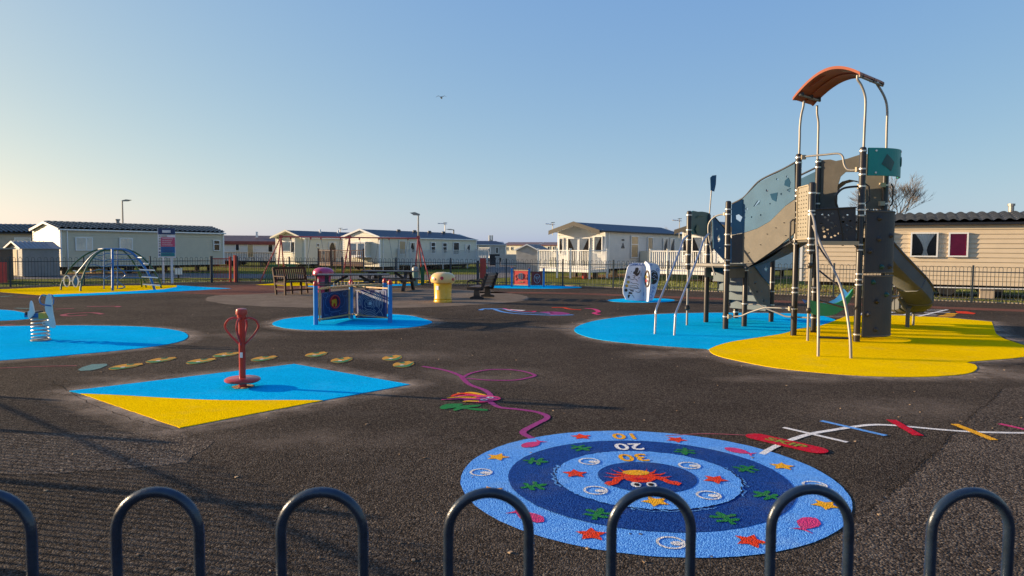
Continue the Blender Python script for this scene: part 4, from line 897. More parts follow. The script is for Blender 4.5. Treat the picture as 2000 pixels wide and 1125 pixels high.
p = XY(978, 70); t = thing('storage_box', 'dark and grey storage boxes by the far grey caravan', 'box', p); MB().box(p+V(-.6, 0, .55), (1.0, .8, 1.1)).build('dark_box', 'ink', t); MB().box(p+V(.9, 0, .55), (1.7, .8, 1.1)).build('grey_box', 'fargrey', t)

# ------------------------------------------------------------------ trees
def tree(label, p, h, spread, seed, levels=5, name='bare_tree'):
    rnd = random.Random(seed); t = thing(name, label, 'tree', p)
    trunk = MB(); crown = MB()
    def grow(a, d, L, r, lv):
        P = [a]; q = a.copy(); dd = d.copy()
        for k in range(3):
            dd = (dd+V(rnd.uniform(-.18, .18), rnd.uniform(-.18, .18), rnd.uniform(-.02, .12))).normalized(); q = q+dd*L/3; P.append(q.copy())
        (trunk if lv >= levels-1 else crown).tube(P, [r, r*.85, r*.7, r*.55], 5 if lv > 2 else 3, cap=False)
        if lv == 0: return
        n = 4 if lv > 1 else 4
        for k in range(n):
            a2 = P[-1].lerp(P[-2], rnd.random()) if k else P[-1]
            az = rnd.uniform(0, 2*PI); sp_ = spread*rnd.uniform(.6, 1.2) if k else .2
            nd = (dd+V(math.cos(az), math.sin(az), rnd.uniform(-.25, .35))*sp_).normalized(); grow(a2, nd, L*rnd.uniform(.62, .82), max(r*.52, .007), lv-1)
    grow(p, V(0, 0, 1), h*.30, h*.022, levels)
    trunk.build('trunk', 'bark', t); crown.build('crown', 'bark', t)
tree('bare winter tree rising behind the beige caravan roof', XY(1757, 52), 8.0, .72, 12, 6)
tree('bare shrubby tree top behind the caravans, left of the teal panel', XY(1306, 62), 4.1, .8, 8, 5)
# gull
p = onplane(862, 191, V(0, 45, 0), V(0, 1, 0)); t = thing('gull', 'lone gull gliding high in the clear sky', 'bird', p)
MB().tube([p+V(-.05, -.25, 0), p+V(0, -.1, .02), p+V(0, .1, .01), p+V(0, .28, 0)], [.015, .06, .06, .02], 8).build('body', 'gull', t)
for s_ in (-1, 1):
    rows = []
    for u_, x, z in ((0, 0, .02), (1, .12, .10), (2, .22, .13), (3, .34, .05+.02*s_)): rows.append([p+V(s_*x, -.08+.02*u_, z), p+V(s_*x, .09-.015*u_, z)])
    MB().grid(rows).build('wing', 'gull', t)

# ================================================================== PLAY TOWER
pA, pB, pC, pD, pE, pE2 = V(3.74, 14.69, 0), V(4.33, 15.35, 0), G(1416.7, 643), V(4.92, 14.57, 0), V(5.86, 15.56, 0), V(5.31, 16.33, 0)
pF, pK, pH, pI, pG = G(1549.7, 656), V(5.94, 13.55, 0), G(1672.8, 668), V(6.90, 12.89, 0), V(5.28, 12.26, 0)
tw = thing('play_tower', 'big play tower with black posts, blue side panels, orange arched roof and slide', 'play tower', pF.copy())
def post(p, z0, z1, bands=(), r=.055):
    o = MB().lathe([(r, z0), (r, z1-.03), (r*.8, z1-.008), (r*.35, z1)], p, 16).build('post', 'blackpost', tw, smooth=True)
    for y in bands:
        z = Zat(p, y); MB().lathe([(r+.002, z-.014), (r+.007, z-.012), (r+.007, z+.012), (r+.002, z+.014)], p, 16).build('band', 'band', o, smooth=True)
    return o
post(pF, 0, 3.42, (308, 318, 372, 382.6, 393, 414.6, 425, 436, 467.5, 476, 562, 571, 603))
post(pH, 0, 3.43, (295, 330, 341, 364, 398, 410, 421, 478, 488, 535, 546, 556, 653))
post(pK, 0, 3.39, (316, 327, 378, 398, 562, 570, 620))
post(pI, 0, 3.44, (362, 398))
post(pC, 0, 2.61, (409, 418.6, 458, 478, 508, 518, 527.5, 618), .057)
post(pA, 1.2, 2.44, (420, 449, 468, 497, 516), .055)
post(pB, 0, 2.41, (478, 497), .055)
post(pD, 0, 1.34, (519.5, 528, 593), .055)
post(pE, 0, 1.57, (506.6, 551, 569, 595.5), .055)
post(pE2, 0, .32, (600, 609), .06)
post(pG, 1.55, 2.82, (377, 412, 419, 466, 478, 489), .06)
def tube(P, r, name, m='steel', n=10, parent=None): return MB().tube(P, r, n).build(name, m, parent or tw, smooth=True)
MB().lathe([(.022, 0), (.022, 1.6)], pG, 10).build('support_leg', 'steel', tw, smooth=True)
for z in (.55, 1.35): MB().lathe([(.03, z-.05), (.045, z-.02), (.045, z+.02), (.03, z+.05)], pG, 10).build('collar', 'blackpost', tw, smooth=True)
MB().lathe([(.022, 0), (.022, 1.25)], pA, 10).build('support_leg', 'steel', tw, smooth=True)
for y in (601, 558): z = Zat(pA, y); MB().lathe([(.02, z-.06), (.055, z-.025), (.055, z+.025), (.02, z+.06)], pA, 12).build('collar', 'blackpost', tw, smooth=True)
def panel(name, pl, out, m, holes=(), th=.022, parent=None, smooth=0):
    o_ = [pl(*q) for q in out]
    if smooth: o_ = catmull(o_, smooth)
    loops = [o_]+[[pl(*q) for q in h] for h in holes]
    a, b2, c2_ = o_[0], o_[len(o_)//3], o_[2*len(o_)//3]; n = (b2-a).cross(c2_-a).normalized()
    if n.y > 0: n = -n
    return MB().prism([[p-n*th*.5 for p in l] for l in loops], n*th).build(name, m, parent or tw)
def ell(cx, cy, rx, ry, n=12): return [(cx+rx*math.cos(2*PI*k/n), cy+ry*math.sin(2*PI*k/n)) for k in range(n)]
# lower tower
zf1 = 1.33
lowc = [pA, pC, pD, pB]
MB().prism([V(p.x, p.y, zf1-.07) for p in (pA, pC, pD, pB)], V(0, 0, .07)).build('deck', 'greypanel', tw)
for a, b2 in ((pA, pC), (pC, pD)): MB().beam(a+V(0, 0, zf1-.02), b2+V(0, 0, zf1-.02), .05, .05).build('deck_edge', 'steel', tw)
MB().beam(pC.lerp(pD, .1)+V(0, 0, zf1-.19), pD+V(0, 0, zf1-.19), .03, .2).build('skirt', 'greypanel', tw)
MB().beam(pA.lerp(pC, .45)+V(0, 0, zf1-.19), pB.lerp(pD, .1)+V(0, 0, zf1-.19), .03, .2).build('skirt', 'greypanel', tw)
plAB = VP(pA, pB)
pt_ = panel('teal_panel', plAB, [(1350, 415), (1362, 413.5), (1375, 414), (1387, 421), (1387, 455), (1385, 463), (1373, 461), (1360, 458), (1351, 453)], 'dteal', smooth=3, th=.03)
n_ = V(.05, -.03, 0)
panel('recess', VP(pA+V(.02, -.03, 0), pB+V(.02, -.03, 0)), [(1362, 438), (1367, 448), (1362, 457), (1358, 448)], 'domegreen', parent=pt_, th=.006)
panel('recess', VP(pA+V(.02, -.03, 0), pB+V(.02, -.03, 0)), [(1361, 424), (1367, 420.5), (1373, 421), (1373, 423), (1367, 422.5), (1362, 426)], 'domegreen', parent=pt_, th=.006)
# entry bars
pl1 = VP(V(*G(1279, 653)), pA); pl2 = VP(G(1317, 656), V(4.06, 14.37, 0))
tube(catmull([pl1(*q) for q in ((1279, 653), (1280.5, 622), (1281.5, 606), (1287, 590), (1310, 534), (1328, 488), (1335, 468), (1345, 459))], 4, False), .021, 'climb_bar', 'bright')
tube(catmull([pl2(*q) for q in ((1317, 656), (1318.5, 628), (1320, 612), (1327, 594), (1347, 543), (1366, 494), (1374, 470), (1384, 456))], 4, False), .021, 'climb_bar', 'bright')
plAC = VP(pA, pC)
tube(catmull([plAC(*q) for q in ((1420, 418.5), (1406, 419.5), (1394, 425), (1384.5, 437), (1383.5, 455), (1387, 478), (1391, 500), (1391.5, 520), (1397, 537))], 4, False), .017, 'hoop_rail', 'steel')
MB().lathe([(.05, 0), (.05, .06)], plAC(1417, 421), 8).build('clamp', 'tan', tw)
# periscope
pv = pB.lerp(pA, .0)+V(.03, 0, 0); zt = Zat(pB, 366); tube([pB+V(.02, 0, 2.3), pB+V(.06, 0, zt)], .013, 'pennant_pole', 'steel')
plP = VP(pB, pB+V(1, -.1, 0)); panel('pennant', plP, [(1387, 347), (1391, 343), (1399, 342), (1398, 360), (1395, 374), (1388, 372)], 'bluepanel', th=.03)
# stair to the back of the lower tower
sv = (pE-pD).normalized(); 
for k in range(5):
    f = (k+.5)/5; a = pB.lerp(pE2, f); c_2 = pD.lerp(pE, f); z = zf1-.18-(zf1-.25)*(k/5)
    MB().beam(a+V(0, 0, z), c_2+V(0, 0, z), .26, .035).build('stair_tread', 'step', tw)
    MB().beam(a+sv*-.12+V(0, 0, z+.10), c_2+sv*-.12+V(0, 0, z+.10), .02, .18).build('stair_riser', 'step', tw)
plDE = VP(pD, pE)
panel('stair_side', plDE, [(1461, 516), (1468, 514), (1503, 561), (1503, 598), (1481, 594), (1461, 556)], 'greypanel', holes=[ell(1473.5, 552, 2.4, 3.3), ell(1477.5, 569.5, 1.9, 2.8), ell(1490, 587, 2, 3)])
panel('stair_side', VP(pD+V(.02, -.02, 0), pE+V(.02, -.02, 0)), [(1469, 513), (1490, 492), (1503, 498), (1503, 556), (1487, 538)], 'bluepanel', holes=[[(1495.5, 519), (1498, 524), (1495.5, 530.5), (1491.5, 525)]])
plBE = VP(pB, pE2)
panel('stair_side', plBE, [(1391.5, 424), (1396, 427), (1418, 452), (1438, 485), (1438, 560), (1418, 512), (1393, 485)], 'bluepanel', holes=[[(1404, 457), (1407, 468), (1403, 474), (1400, 464)], ell(1399.5, 447, 1, 1.4), ell(1413, 458, 1, 1.4), ell(1405, 484, 1, 1.4)])
panel('stair_side', plBE, [(1393, 535), (1398, 532), (1440, 590), (1440, 604), (1434, 604)], 'darkpanel')
tube([plBE(1394, 422), plBE(1418, 450), plBE(1438, 484)], .016, 'handrail', 'darkpanel')
# ramp between the towers
Q = V(4.66, 13.98, 0); plCQ = VP(pC+V(.03, -.02, 0), Q); Qf = pF+V(-.05, -.02, 0); plQF = VP(Q, Qf)
panel('side_panel', plCQ, [(1429, 400), (1450.5, 389.5), (1450.5, 455), (1429, 459)], 'bluepanel', holes=[[(1443, 418.5), (1450, 424), (1446, 433.5), (1438, 428), (1437.5, 420.5)]])
panel('side_panel', plCQ, [(1429, 459.5), (1450.5, 455.5), (1450.5, 513), (1429, 514)], 'darkpanel')
panel('side_panel', plQF, [(1451, 389), (1482, 357), (1513, 341), (1553, 320), (1553, 389), (1535, 402), (1505, 432), (1480, 446), (1451, 455.5)], 'bluepanel',
      holes=[[(1472, 404), (1480, 392), (1487, 391), (1485, 399)], ell(1459, 408, 2, 2.6), ell(1499, 372, 2.2, 2.6), ell(1519, 350, 2, 2.3), ell(1538, 345, 1.6, 2), ell(1487, 420, 1.6, 2), ell(1469, 424, 1.4, 1.8), ell(1527, 379, 1.8, 2.2), [(1537, 371), (1546, 367), (1544, 376)], ell(1505, 398, 1.3, 1.6)], th=.03)
for q in ([(1505, 379), (1520, 376), (1517, 394), (1509, 390)], [(1534, 353), (1541, 347), (1545, 356), (1543, 366), (1533, 362)]):
    lp = [plQF(*c)+V(-.0145, -.0095, 0) for c in q]; MB().prism(lp, V(-.002, -.0015, 0)).build('recess', 'recessblue', tw)
panel('side_panel', plQF, [(1451, 456), (1480, 446.5), (1505, 432.5), (1535, 402.5), (1554, 389.5), (1553, 453), (1548, 459), (1520, 482), (1477, 512), (1468, 514.5), (1451, 514.5)], 'greypanel', holes=[ell(1465, 459+34, .9, 1.1, 6)], th=.03)
for q in ((1499, 457), (1516, 445), (1486, 478), (1462, 494), (1532, 435), (1462, 510), (1535, 460)):
    MB().lathe([(.012, -.006), (.012, .006)], plQF(*q)+V(-.02, -.016, 0), 8).build('bolt', 'darkpanel', tw)
def RP(s_, side, z):   # point along ramp; side 0 near, 1 far
    a = Q.lerp(pF, s_) if side == 0 else pD.lerp(pK, s_); return a+V(0, 0, z)
MB().prism([RP(.02, 0, 1.30), RP(.98, 0, 1.88), RP(.98, 1, 1.88), RP(.02, 1, 1.30)], V(0, 0, -.07)).build('ramp_floor', 'darkpanel', tw)
rows = []
for k in range(9):
    f = k/8; z = 1.24+.62*f-.10*math.sin(PI*f); rows.append([RP(f*.98+.01, 0, z), RP(f*.98+.01, 1, z)])
MB().grid(rows).build('ramp_underside', 'darkpanel', tw, smooth=True)
nq = V(-.03, 0, 0)
MB().prism([RP(0, 1, 1.35), RP(0, 1, 2.35), RP(.25, 1, 2.72), RP(1, 1, 3.18), RP(1, 1, 2.0)], V(.02, .02, 0)).build('side_panel', 'bluepanel', tw)
tube(catmull([plQF(*q) for q in ((1430, 398), (1451, 387), (1466, 371), (1480, 356), (1496, 346), (1530, 330), (1553, 317))], 3, False), .018, 'handrail', 'darkpanel')
tube([RP(0, 1, 2.42), RP(.25, 1, 2.8), RP(1, 1, 3.25)], .018, 'handrail', 'darkpanel')
for q in ((1427, 400), (1428, 455)): pass
# upper tower
zf2 = 1.84
MB().prism([V(p.x, p.y, zf2-.07) for p in (pF, pG, pH, pI, pK)], V(0, 0, .07)).build('deck', 'greypanel', tw)
MB().beam(pG+V(0, -.02, zf2-.09), pH+V(0, -.02, zf2-.09), .05, .07).build('deck_edge', 'tan', tw)
plGH = VP(pG, pH); hs_ = []
for x, y in ((710, 770), (667, 793), (627, 812), (663, 844), (703, 873), (740, 905), (698, 927), (655, 947), (615, 967), (605, 928), (582, 885), (675, 992), (622, 1025), (693, 1030), (735, 1012), (777, 990), (830, 970), (868, 948), (870, 895), (825, 863), (828, 812), (873, 790), (868, 1050), (600, 785), (900, 850), (915, 925)):
    hs_.append((1500+x/5.623, 280+y/5.623))
big = (9, 11, 12)
fp = panel('perforated_panel', plGH, [(1592, 410), (1598, 408.5), (1671, 406), (1671, 474), (1593, 477)], 'darkpanel', holes=[ell(x, y, 2.9 if i not in big else 3.4, 2.0 if i not in big else 3.2, 10) for i, (x, y) in enumerate(hs_)], th=.02)
tube([plGH(1591, 409)+V(0, -.02, 0), plGH(1672, 405)+V(0, -.02, 0)], .013, 'top_rim', 'darkpanel')
plFG = VP(pF, pG)
pp_ = MB(); 
pts = [V(0, 0, z) for z in ()]
d_ = (pG-pF); Lf = d_.length; un = d_/Lf
o_ = [pF+un*.08+V(0, 0, 1.82), pF+un*(Lf-.07)+V(0, 0, 1.82), pF+un*(Lf-.07)+V(0, 0, 2.72), pF+un*(Lf-.12)+V(0, 0, 2.78), pF+un*.13+V(0, 0, 2.78), pF+un*.08+V(0, 0, 2.72)]
M['sandpanel'] = mat('sand_panel', (.27, .24, .185), .6, var=.1)
tp = MB().prism(o_, V(-.02, 0, 0)).build('perforated_panel', 'sandpanel', tw)
mb = MB()
for i in range(4):
    for j in range(12):
        mb.lathe([(.012, 0), (.012, .01)], (0, 0, 0), 6)
        c = pF+un*(.16+.13*i)+V(-.021, 0, 1.9+.07*j)
        for v in mb.v[-12:]: v.xyz = (c.x-v.z, c.y+v.x, c.z+v.y)
mb.build('perforations', 'greypanel', tp, kind='stuff')
tube([p+V(-.03, 0, 0) for p in o_]+[o_[0]+V(-.03, 0, 0)], .012, 'panel_frame', 'tan')
# back of the upper tower with the slide opening
plKI = VP(pK, pI)
panel('back_panel', plKI, [(1601, 313), (1622, 311.5), (1633, 314.5), (1655, 310), (1680, 302), (1724, 299), (1724, 408), (1691, 408), (1691, 336), (1652, 336), (1642, 345), (1636, 365), (1635, 408), (1601, 408)], 'greypanel', th=.03)
hood = []
for k in range(9):
    a = PI*k/8; hood.append((math.cos(a), math.sin(a)))
kd = (pI-pK).normalized(); kn = V(kd.y, -kd.x, 0)*-1
cc = pK.lerp(pI, .48)+V(0, 0, 2.55); rows = []
for q in range(4): rows.append([cc+kd*(x*.34)+V(0, 0, z*.42 if z > 0 else 0)+kn*(.16*q) for x, z in hood])
MB().grid(rows).build('slide_hood', 'slidegrey', tw, smooth=True)
for s_ in (-1, 1): MB().prism([cc+kd*(.34*s_)+V(0, 0, 0), cc+kd*(.34*s_)+kn*.48, cc+kd*(.34*s_)+kn*.48+V(0, 0, -.45), cc+kd*(.34*s_)+V(0, 0, -.72)], kd*.02).build('slide_cheek', 'slidegrey', tw)
# curved climbing wall and teal panel
def bez(t, o=0):
    a, c, e = pH+V(.07, -.02, 0), V(6.88+o, 12.17-o*.3, 0), pI+V(.07+o*.3, -.02, 0); return a*(1-t)**2+c*2*t*(1-t)+e*t*t
def curved(z0, z1, name, m, o=0, th=.03, t0=0, t1=1):
    A_, B_ = [], []
    for k in range(17):
        t = t0+(t1-t0)*k/16; p = bez(t, o); tn = (bez(min(1, t+.02), o)-bez(max(0, t-.02), o)).normalized(); nn_ = V(tn.y, -tn.x, 0); A_.append(p+nn_*th); B_.append(p)
    mb = MB(); mb.grid([[p+V(0, 0, z0) for p in A_], [p+V(0, 0, z1) for p in A_], [p+V(0, 0, z1) for p in B_], [p+V(0, 0, z0) for p in B_], [p+V(0, 0, z0) for p in A_]])
    o_ = mb.build(name, m, tw); return o_, A_
for z0, z1 in ((.09, 1.19), (1.22, 2.33)):
    w_, A_ = curved(z0, z1, 'climbing_wall', 'darkpanel')
    loop = [p+V(0, 0, z0+.02) for p in A_]+[p+V(0, 0, z1-.02) for p in A_[::-1]]
    MB().tube(loop, .011, 6, closed=True).build('rim', 'greypanel', w_, smooth=True)
    for x, y in ((1712, 427), (1716, 467), (1699, 491), (1719, 521), (1707, 551), (1713, 589), (1695, 614), (1716, 644), (1737, 460), (1737, 520), (1733, 575), (1735, 628)):
        best = min(range(17), key=lambda k: abs(1000+FPX*A_[k].x/A_[k].y-x)); p = A_[best]; z = 1.6+(492-y)*p.y/FPX
        if z0+.05 < z < z1-.05:
            i = max(1, min(15, best)); tn = (A_[i+1]-A_[i-1]).normalized(); nn_ = V(tn.y, -tn.x, 0)
            MB().tube([p+V(0, 0, z), p+nn_*.025+V(0, 0, z), p+nn_*.05+V(0, 0, z+.01)], [.045, .038, .018], 7).build('climbing_hold', random.choice(['blackpost', 'darkpanel', 'darkpanel', 'slidebrown', 'dteal']), w_, smooth=True)
tp_, A_ = curved(2.93, 3.41, 'teal_panel', 'teal', o=.10, th=.035, t1=.86)
def on_curve(A_, f, z, d=.0):
    k = f*16; i = min(15, int(k)); p = A_[i].lerp(A_[i+1], k-i); tn = (A_[i+1]-A_[i]).normalized(); nn_ = V(tn.y, -tn.x, 0); return p+nn_*d+V(0, 0, z), nn_
dm = ((.27, 3.31), (.43, 3.17), (.36, 3.01), (.18, 3.13)); rg = []
for i in range(4):
    for k in range(5): rg.append((dm[i][0]+(dm[(i+1) % 4][0]-dm[i][0])*k/5, dm[i][1]+(dm[(i+1) % 4][1]-dm[i][1])*k/5))
MB().add([on_curve(A_, .31, 3.155, .006)[0]]+[on_curve(A_, .31+(f-.31)*.5, 3.155+(z-3.155)*.5, .006)[0] for f, z in rg]+[on_curve(A_, f, z, .005)[0] for f, z in rg], [(0, 1+i, 1+(i+1) % 20) for i in range(20)]+[(1+i, 21+i, 21+(i+1) % 20, 1+(i+1) % 20) for i in range(20)]).build('recess', 'dteal', tp_)
c, nn_ = on_curve(A_, .72, 3.2); tn_ = V(-nn_.y, nn_.x, 0)
MB().tube([c+(tn_*math.cos(a)*.05)+V(0, 0, math.sin(a)*.08) for a in [2*PI*k/16 for k in range(16)]], .012, 6, closed=True).build('port_ring', 'dteal', tp_, smooth=True)
MB().add([c+nn_*.004+(tn_*math.cos(a)*.045)+V(0, 0, math.sin(a)*.075) for a in [2*PI*k/16 for k in range(16)]], [tuple(range(16))]).build('port', 'greenseat', tp_)
for f, z in ((.10, 3.36), (.10, 2.98), (.70, 3.38)):
    p, nn_ = on_curve(A_, f, z); MB().tube([p, p+nn_*.012], .018, 8).build('bolt', 'band', tp_)
# rails of the upper tower
plFH = VP(pF, pH)
tube(catmull([plFH(*q) for q in ((1563, 307), (1580, 305), (1612, 302), (1637, 300), (1646, 306), (1648.5, 320), (1654, 330), (1664, 332.5), (1684, 331))], 4, False), .018, 'guard_rail', 'steel')
tube(catmull([plGH(*q) for q in ((1684, 364), (1662, 365), (1645, 369), (1634, 380), (1632, 392), (1637, 410), (1643, 440), (1646, 462), (1646, 480))], 4, False), .019, 'guard_rail', 'blackpost')
for q in ((1569, 307), (1676, 331), (1680, 364)): MB().box(plFH(*q), (.08, .06, .08)).build('clamp', 'tan', tw)
for p, y in ((pI, 362), (pI, 398)): MB().box(p+V(-.08, -.05, Zat(p, y)), (.09, .07, .08)).build('clamp', 'tan', tw)
tube([pI+V(.09, -.03, 2.45), pI+V(.13, -.03, 2.5), pI+V(.13, -.03, 2.8), pI+V(.09, -.03, 2.86)], .014, 'grab_handle', 'blackpost')
tube([pH+V(.09, .03, 2.45), pH+V(.16, .03, 2.5), pH+V(.14, .03, 2.75), pH+V(.06, .03, 2.8)], .014, 'grab_handle', 'darkpanel')
tube([pF+V(-.08, -.03, 1.75), pF+V(-.13, -.03, 1.8), pF+V(-.13, -.03, 2.15), pF+V(-.08, -.03, 2.2)], .018, 'grab_handle', 'darkpanel')
# arched roof on four bent tubes
def pth(L, Y0, Y1): return [onplane(x, y, V(0, Y0+(Y1-Y0)*i/(len(L)-1), 0), V(0, 1, 0)) for i, (x, y) in enumerate(L)]
tube(catmull(pth([(1561, 302), (1562, 270), (1562.5, 248), (1565, 225), (1569, 208), (1570, 197)], pF.y, pF.y), 4, False), .021, 'roof_tube', 'steel')
tube(catmull(pth([(1597, 315), (1598, 270), (1598.5, 240), (1596, 222), (1596, 206)], pK.y, pK.y), 4, False), .021, 'roof_tube', 'steel')
tube(catmull(pth([(1687, 290), (1688.5, 250), (1690.5, 205), (1689, 185), (1682, 166), (1675, 155), (1675, 147)], pH.y, pH.y), 4, False), .021, 'roof_tube', 'steel')
tube(catmull(pth([(1731, 300), (1732, 250), (1733, 220), (1731, 200), (1724, 182), (1712, 163), (1709, 158)], pI.y, pI.y), 4, False), .021, 'roof_tube', 'steel')
def roofp(s_, side, dz=0):
    near = pF.lerp(pH, s_); far = pK.lerp(pI, s_)
    z = 4.50+.0*s_; t_ = (s_+.10)/1.05
    z = 4.46+.25*t_+.30*math.sin(PI*min(1, max(0, t_)))**.9
    p = near.lerp(far, side); return V(p.x, p.y, z+dz)
rows_t, rows_b = [], []
NS = 24
for i in range(NS+1):
    s_ = -.10+1.05*i/NS
    rows_t.append([roofp(s_, f) for f in (-.10, .1, .3, .485, .5, .515, .7, .85, .95)])
    rows_b.append([roofp(s_, f, -.03-(.02 if f in (-.10, .95) else 0)) for f in (-.10, .1, .3, .485, .5, .515, .7, .85, .95)])
mb = MB(); mb.grid(rows_t); mb.grid(rows_b)
for f in (0, -1): mb.grid([[r[f] for r in rows_t], [r[f] for r in rows_b]])
for f in (0, -1): mb.grid([rows_t[f], rows_b[f]])
rf = mb.build('arched_roof', 'orange', tw, smooth=True)
MB().tube([roofp(-.10+1.05*i/16, .5, -.035) for i in range(17)], .012, 6).build('rib', 'orange', rf, smooth=True)
for f_ in (.24, .76):
    c = roofp(.62, f_, -.034); t1 = (roofp(.66, f_)-roofp(.58, f_)).normalized(); t2 = (roofp(.62, f_+.05)-roofp(.62, f_)).normalized()
    MB().add([c+t1*.12*math.cos(a)+t2*.06*math.sin(a) for a in [2*PI*k/16 for k in range(16)]], [tuple(range(16))]).build('painted_lit_hole', 'tan', rf)  # tan ovals painted as daylight showing through two roof holes
q = [roofp(s_, f_, -.036) for s_, f_ in ((.08, .12), (.22, .30), (.34, .18), (.24, .04))]; MB().add(q, [(0, 1, 2, 3)]).build('recess', 'dorange', rf)
tube([roofp(.0, -.06, -.08), roofp(.0, .97, -.08)], .022, 'cross_tube', 'steel'); tube([roofp(.92, -.06, -.08), roofp(.92, .97, -.08)], .022, 'cross_tube', 'steel')
for s_ in (0, .92):
    for f_ in (.05, .5, .9): MB().box(roofp(s_, f_, -.06), (.07, .05, .06)).build('clamp', 'blackpost', tw)
# slide
sp_ = catmull([V(6.5, 13.25, 1.86), V(6.9, 13.55, 1.78), V(7.35, 13.9, 1.5), V(7.75, 14.05, 1.18), V(8.15, 14.2, .86), V(8.48, 14.45, .60), V(8.68, 14.8, .42), V(8.72, 15.15, .34), V(8.66, 15.4, .33)], 5, False)
prof = [(-.25, .27), (-.27, .27), (-.275, .0), (-.20, -.06), (0, -.08), (.20, -.06), (.275, 0), (.27, .27), (.25, .27), (.24, .02), (.18, -.03), (0, -.045), (-.18, -.03), (-.24, .02)]
rows = []; lrim, rrim = [], []
for i, p in enumerate(sp_):
    tn = (sp_[min(i+1, len(sp_)-1)]-sp_[max(i-1, 0)]).normalized(); sd_ = V(tn.y, -tn.x, 0).normalized(); up = sd_.cross(tn).normalized()
    if up.z < 0: up = -up
    k_ = 1
    rows.append([p+sd_*x+up*y for x, y in prof+[prof[0]]]); lrim.append(p-sd_*.262+up*.27); rrim.append(p+sd_*.262+up*.27)
mb = MB(); mb.grid(rows); o = len(mb.v); 
slo = mb.build('slide', 'slidegrey', tw, smooth=True)
for rm in (lrim, rrim): MB().tube(rm, .032, 8).build('rim', 'slidebrown', slo, smooth=True)
for k in range(8, len(sp_)-12, 3):
    pp2 = rows[k]; 
    for f_ in (3, 4, 5): pass
mbk = MB()
for k in (20, 26, 32, 37): mbk.tube([q for q in rows[k][1:8]], .018, 5)
mbk.build('seam_rib', 'slidegrey', slo, smooth=True)
e_ = sp_[-1]; 
lg = G(1772, 640); MB().lathe([(.04, 0), (.04, .42)], V(8.12, 14.25, 0) if False else lg, 12).build('slide_leg', 'slidegrey', tw, smooth=True)
MB().prism([lg+V(-.05, 0, .38), lg+V(.05, 0, .38), lg+V(.24, .1, .60), lg+V(-.26, -.1, .62)], V(0, .06, 0)).build('slide_bracket', 'slidegrey', tw)
l2 = V(8.75, 15.0, 0); MB().lathe([(.025, 0), (.025, .36)], l2, 10).build('slide_leg', 'steel', tw, smooth=True)
# low cross bars
plCF = VP(pC, pF)
tube(catmull([plCF(*q) for q in ((1424, 618), (1436, 618), (1448, 617), (1462, 611), (1488, 602.5), (1500, 601), (1520, 601.5), (1545, 603))], 3, False), .017, 'foot_bar', 'steel')
plDK = VP(pD, pK)
tube(catmull([plDK(*q) for q in ((1458, 594.5), (1472, 594.5), (1484, 596), (1500, 604), (1520, 612), (1535, 618), (1552, 619), (1582, 621))], 3, False), .017, 'foot_bar', 'steel')
tube([pE2+V(0, 0, .3), pE+V(0, 0, .38)], .017, 'foot_bar', 'steel')
for q in ((1424, 618), (1543, 602.5)): MB().box(plCF(*q)+V(0, -.03, 0), (.07, .07, .08)).build('clamp', 'tan', tw)
# sling seat
plS = VP(pG+V(-.02, .1, 0), pH+V(-.05, .1, 0))
lo = [(1581, 608), (1588, 614), (1602, 617), (1618, 617.5), (1634, 613), (1648, 604), (1659, 590), (1667, 572)]
hi = [(1581, 585.5), (1588, 587.5), (1602, 591), (1618, 593.5), (1634, 592), (1648, 585.5), (1658, 576), (1666, 564)]
mb = MB(); Lo = [plS(*q) for q in lo]; Hi = [plS(*q) for q in hi]
mb.grid([Lo, Hi, [p+V(.0, .03, 0) for p in Hi], [p+V(.0, .03, 0) for p in Lo], Lo]); st = mb.build('sling_seat', 'greenseat', tw, smooth=True)
MB().grid([[p+V(0, .03, .0) for p in Hi], [p+V(.03, .25, -.09) for p in Hi], [p+V(.05, .45, -.02) for p in Hi]]).build('seat_lining', 'domeblue', st, smooth=True)
tube([Hi[0], pG+V(0, 0, .95)], .012, 'seat_link', 'blackpost'); tube([Hi[-1], pH+V(0, 0, 1.0)], .012, 'seat_link', 'blackpost')
# bowed ladder rails at the front
def yp(L): return catmull([onplane(x, y, V(0, Y, 0), V(0, 1, 0)) for x, y, Y in L], 5, False)
r1_ = yp([(1598, 697.5, G(1598, 697).y), (1598.6, 640, 10.5), (1598, 560, 10.75), (1596, 490, 11.2), (1592.5, 448, 11.7), (1588, 424, 12.08), (1583, 414, 12.2)])
r2_ = yp([(1662, 701.5, G(1662, 701).y), (1660, 655, 10.3), (1652, 600, 10.45), (1640, 555, 10.7), (1622, 515, 11.1), (1605, 482, 11.5), (1594, 455, 11.9), (1588, 441, 12.15)])
tube(r1_, .021, 'ladder_rail', 'steel'); tube(r2_, .021, 'ladder_rail', 'steel')
for a_, b_ in (((1597, 478, 11.28), (1628, 525, 11.0)), ((1598, 527, 10.95), (1643, 563, 10.65)), ((1598.5, 586, 10.65), (1652, 602, 10.45)), ((1598.6, 659, 10.45), (1660, 661, 10.3))):
    tube([onplane(a_[0], a_[1], V(0, a_[2], 0), V(0, 1, 0)), onplane(b_[0], b_[1], V(0, b_[2], 0), V(0, 1, 0))], .014, 'rung', 'blackpost')

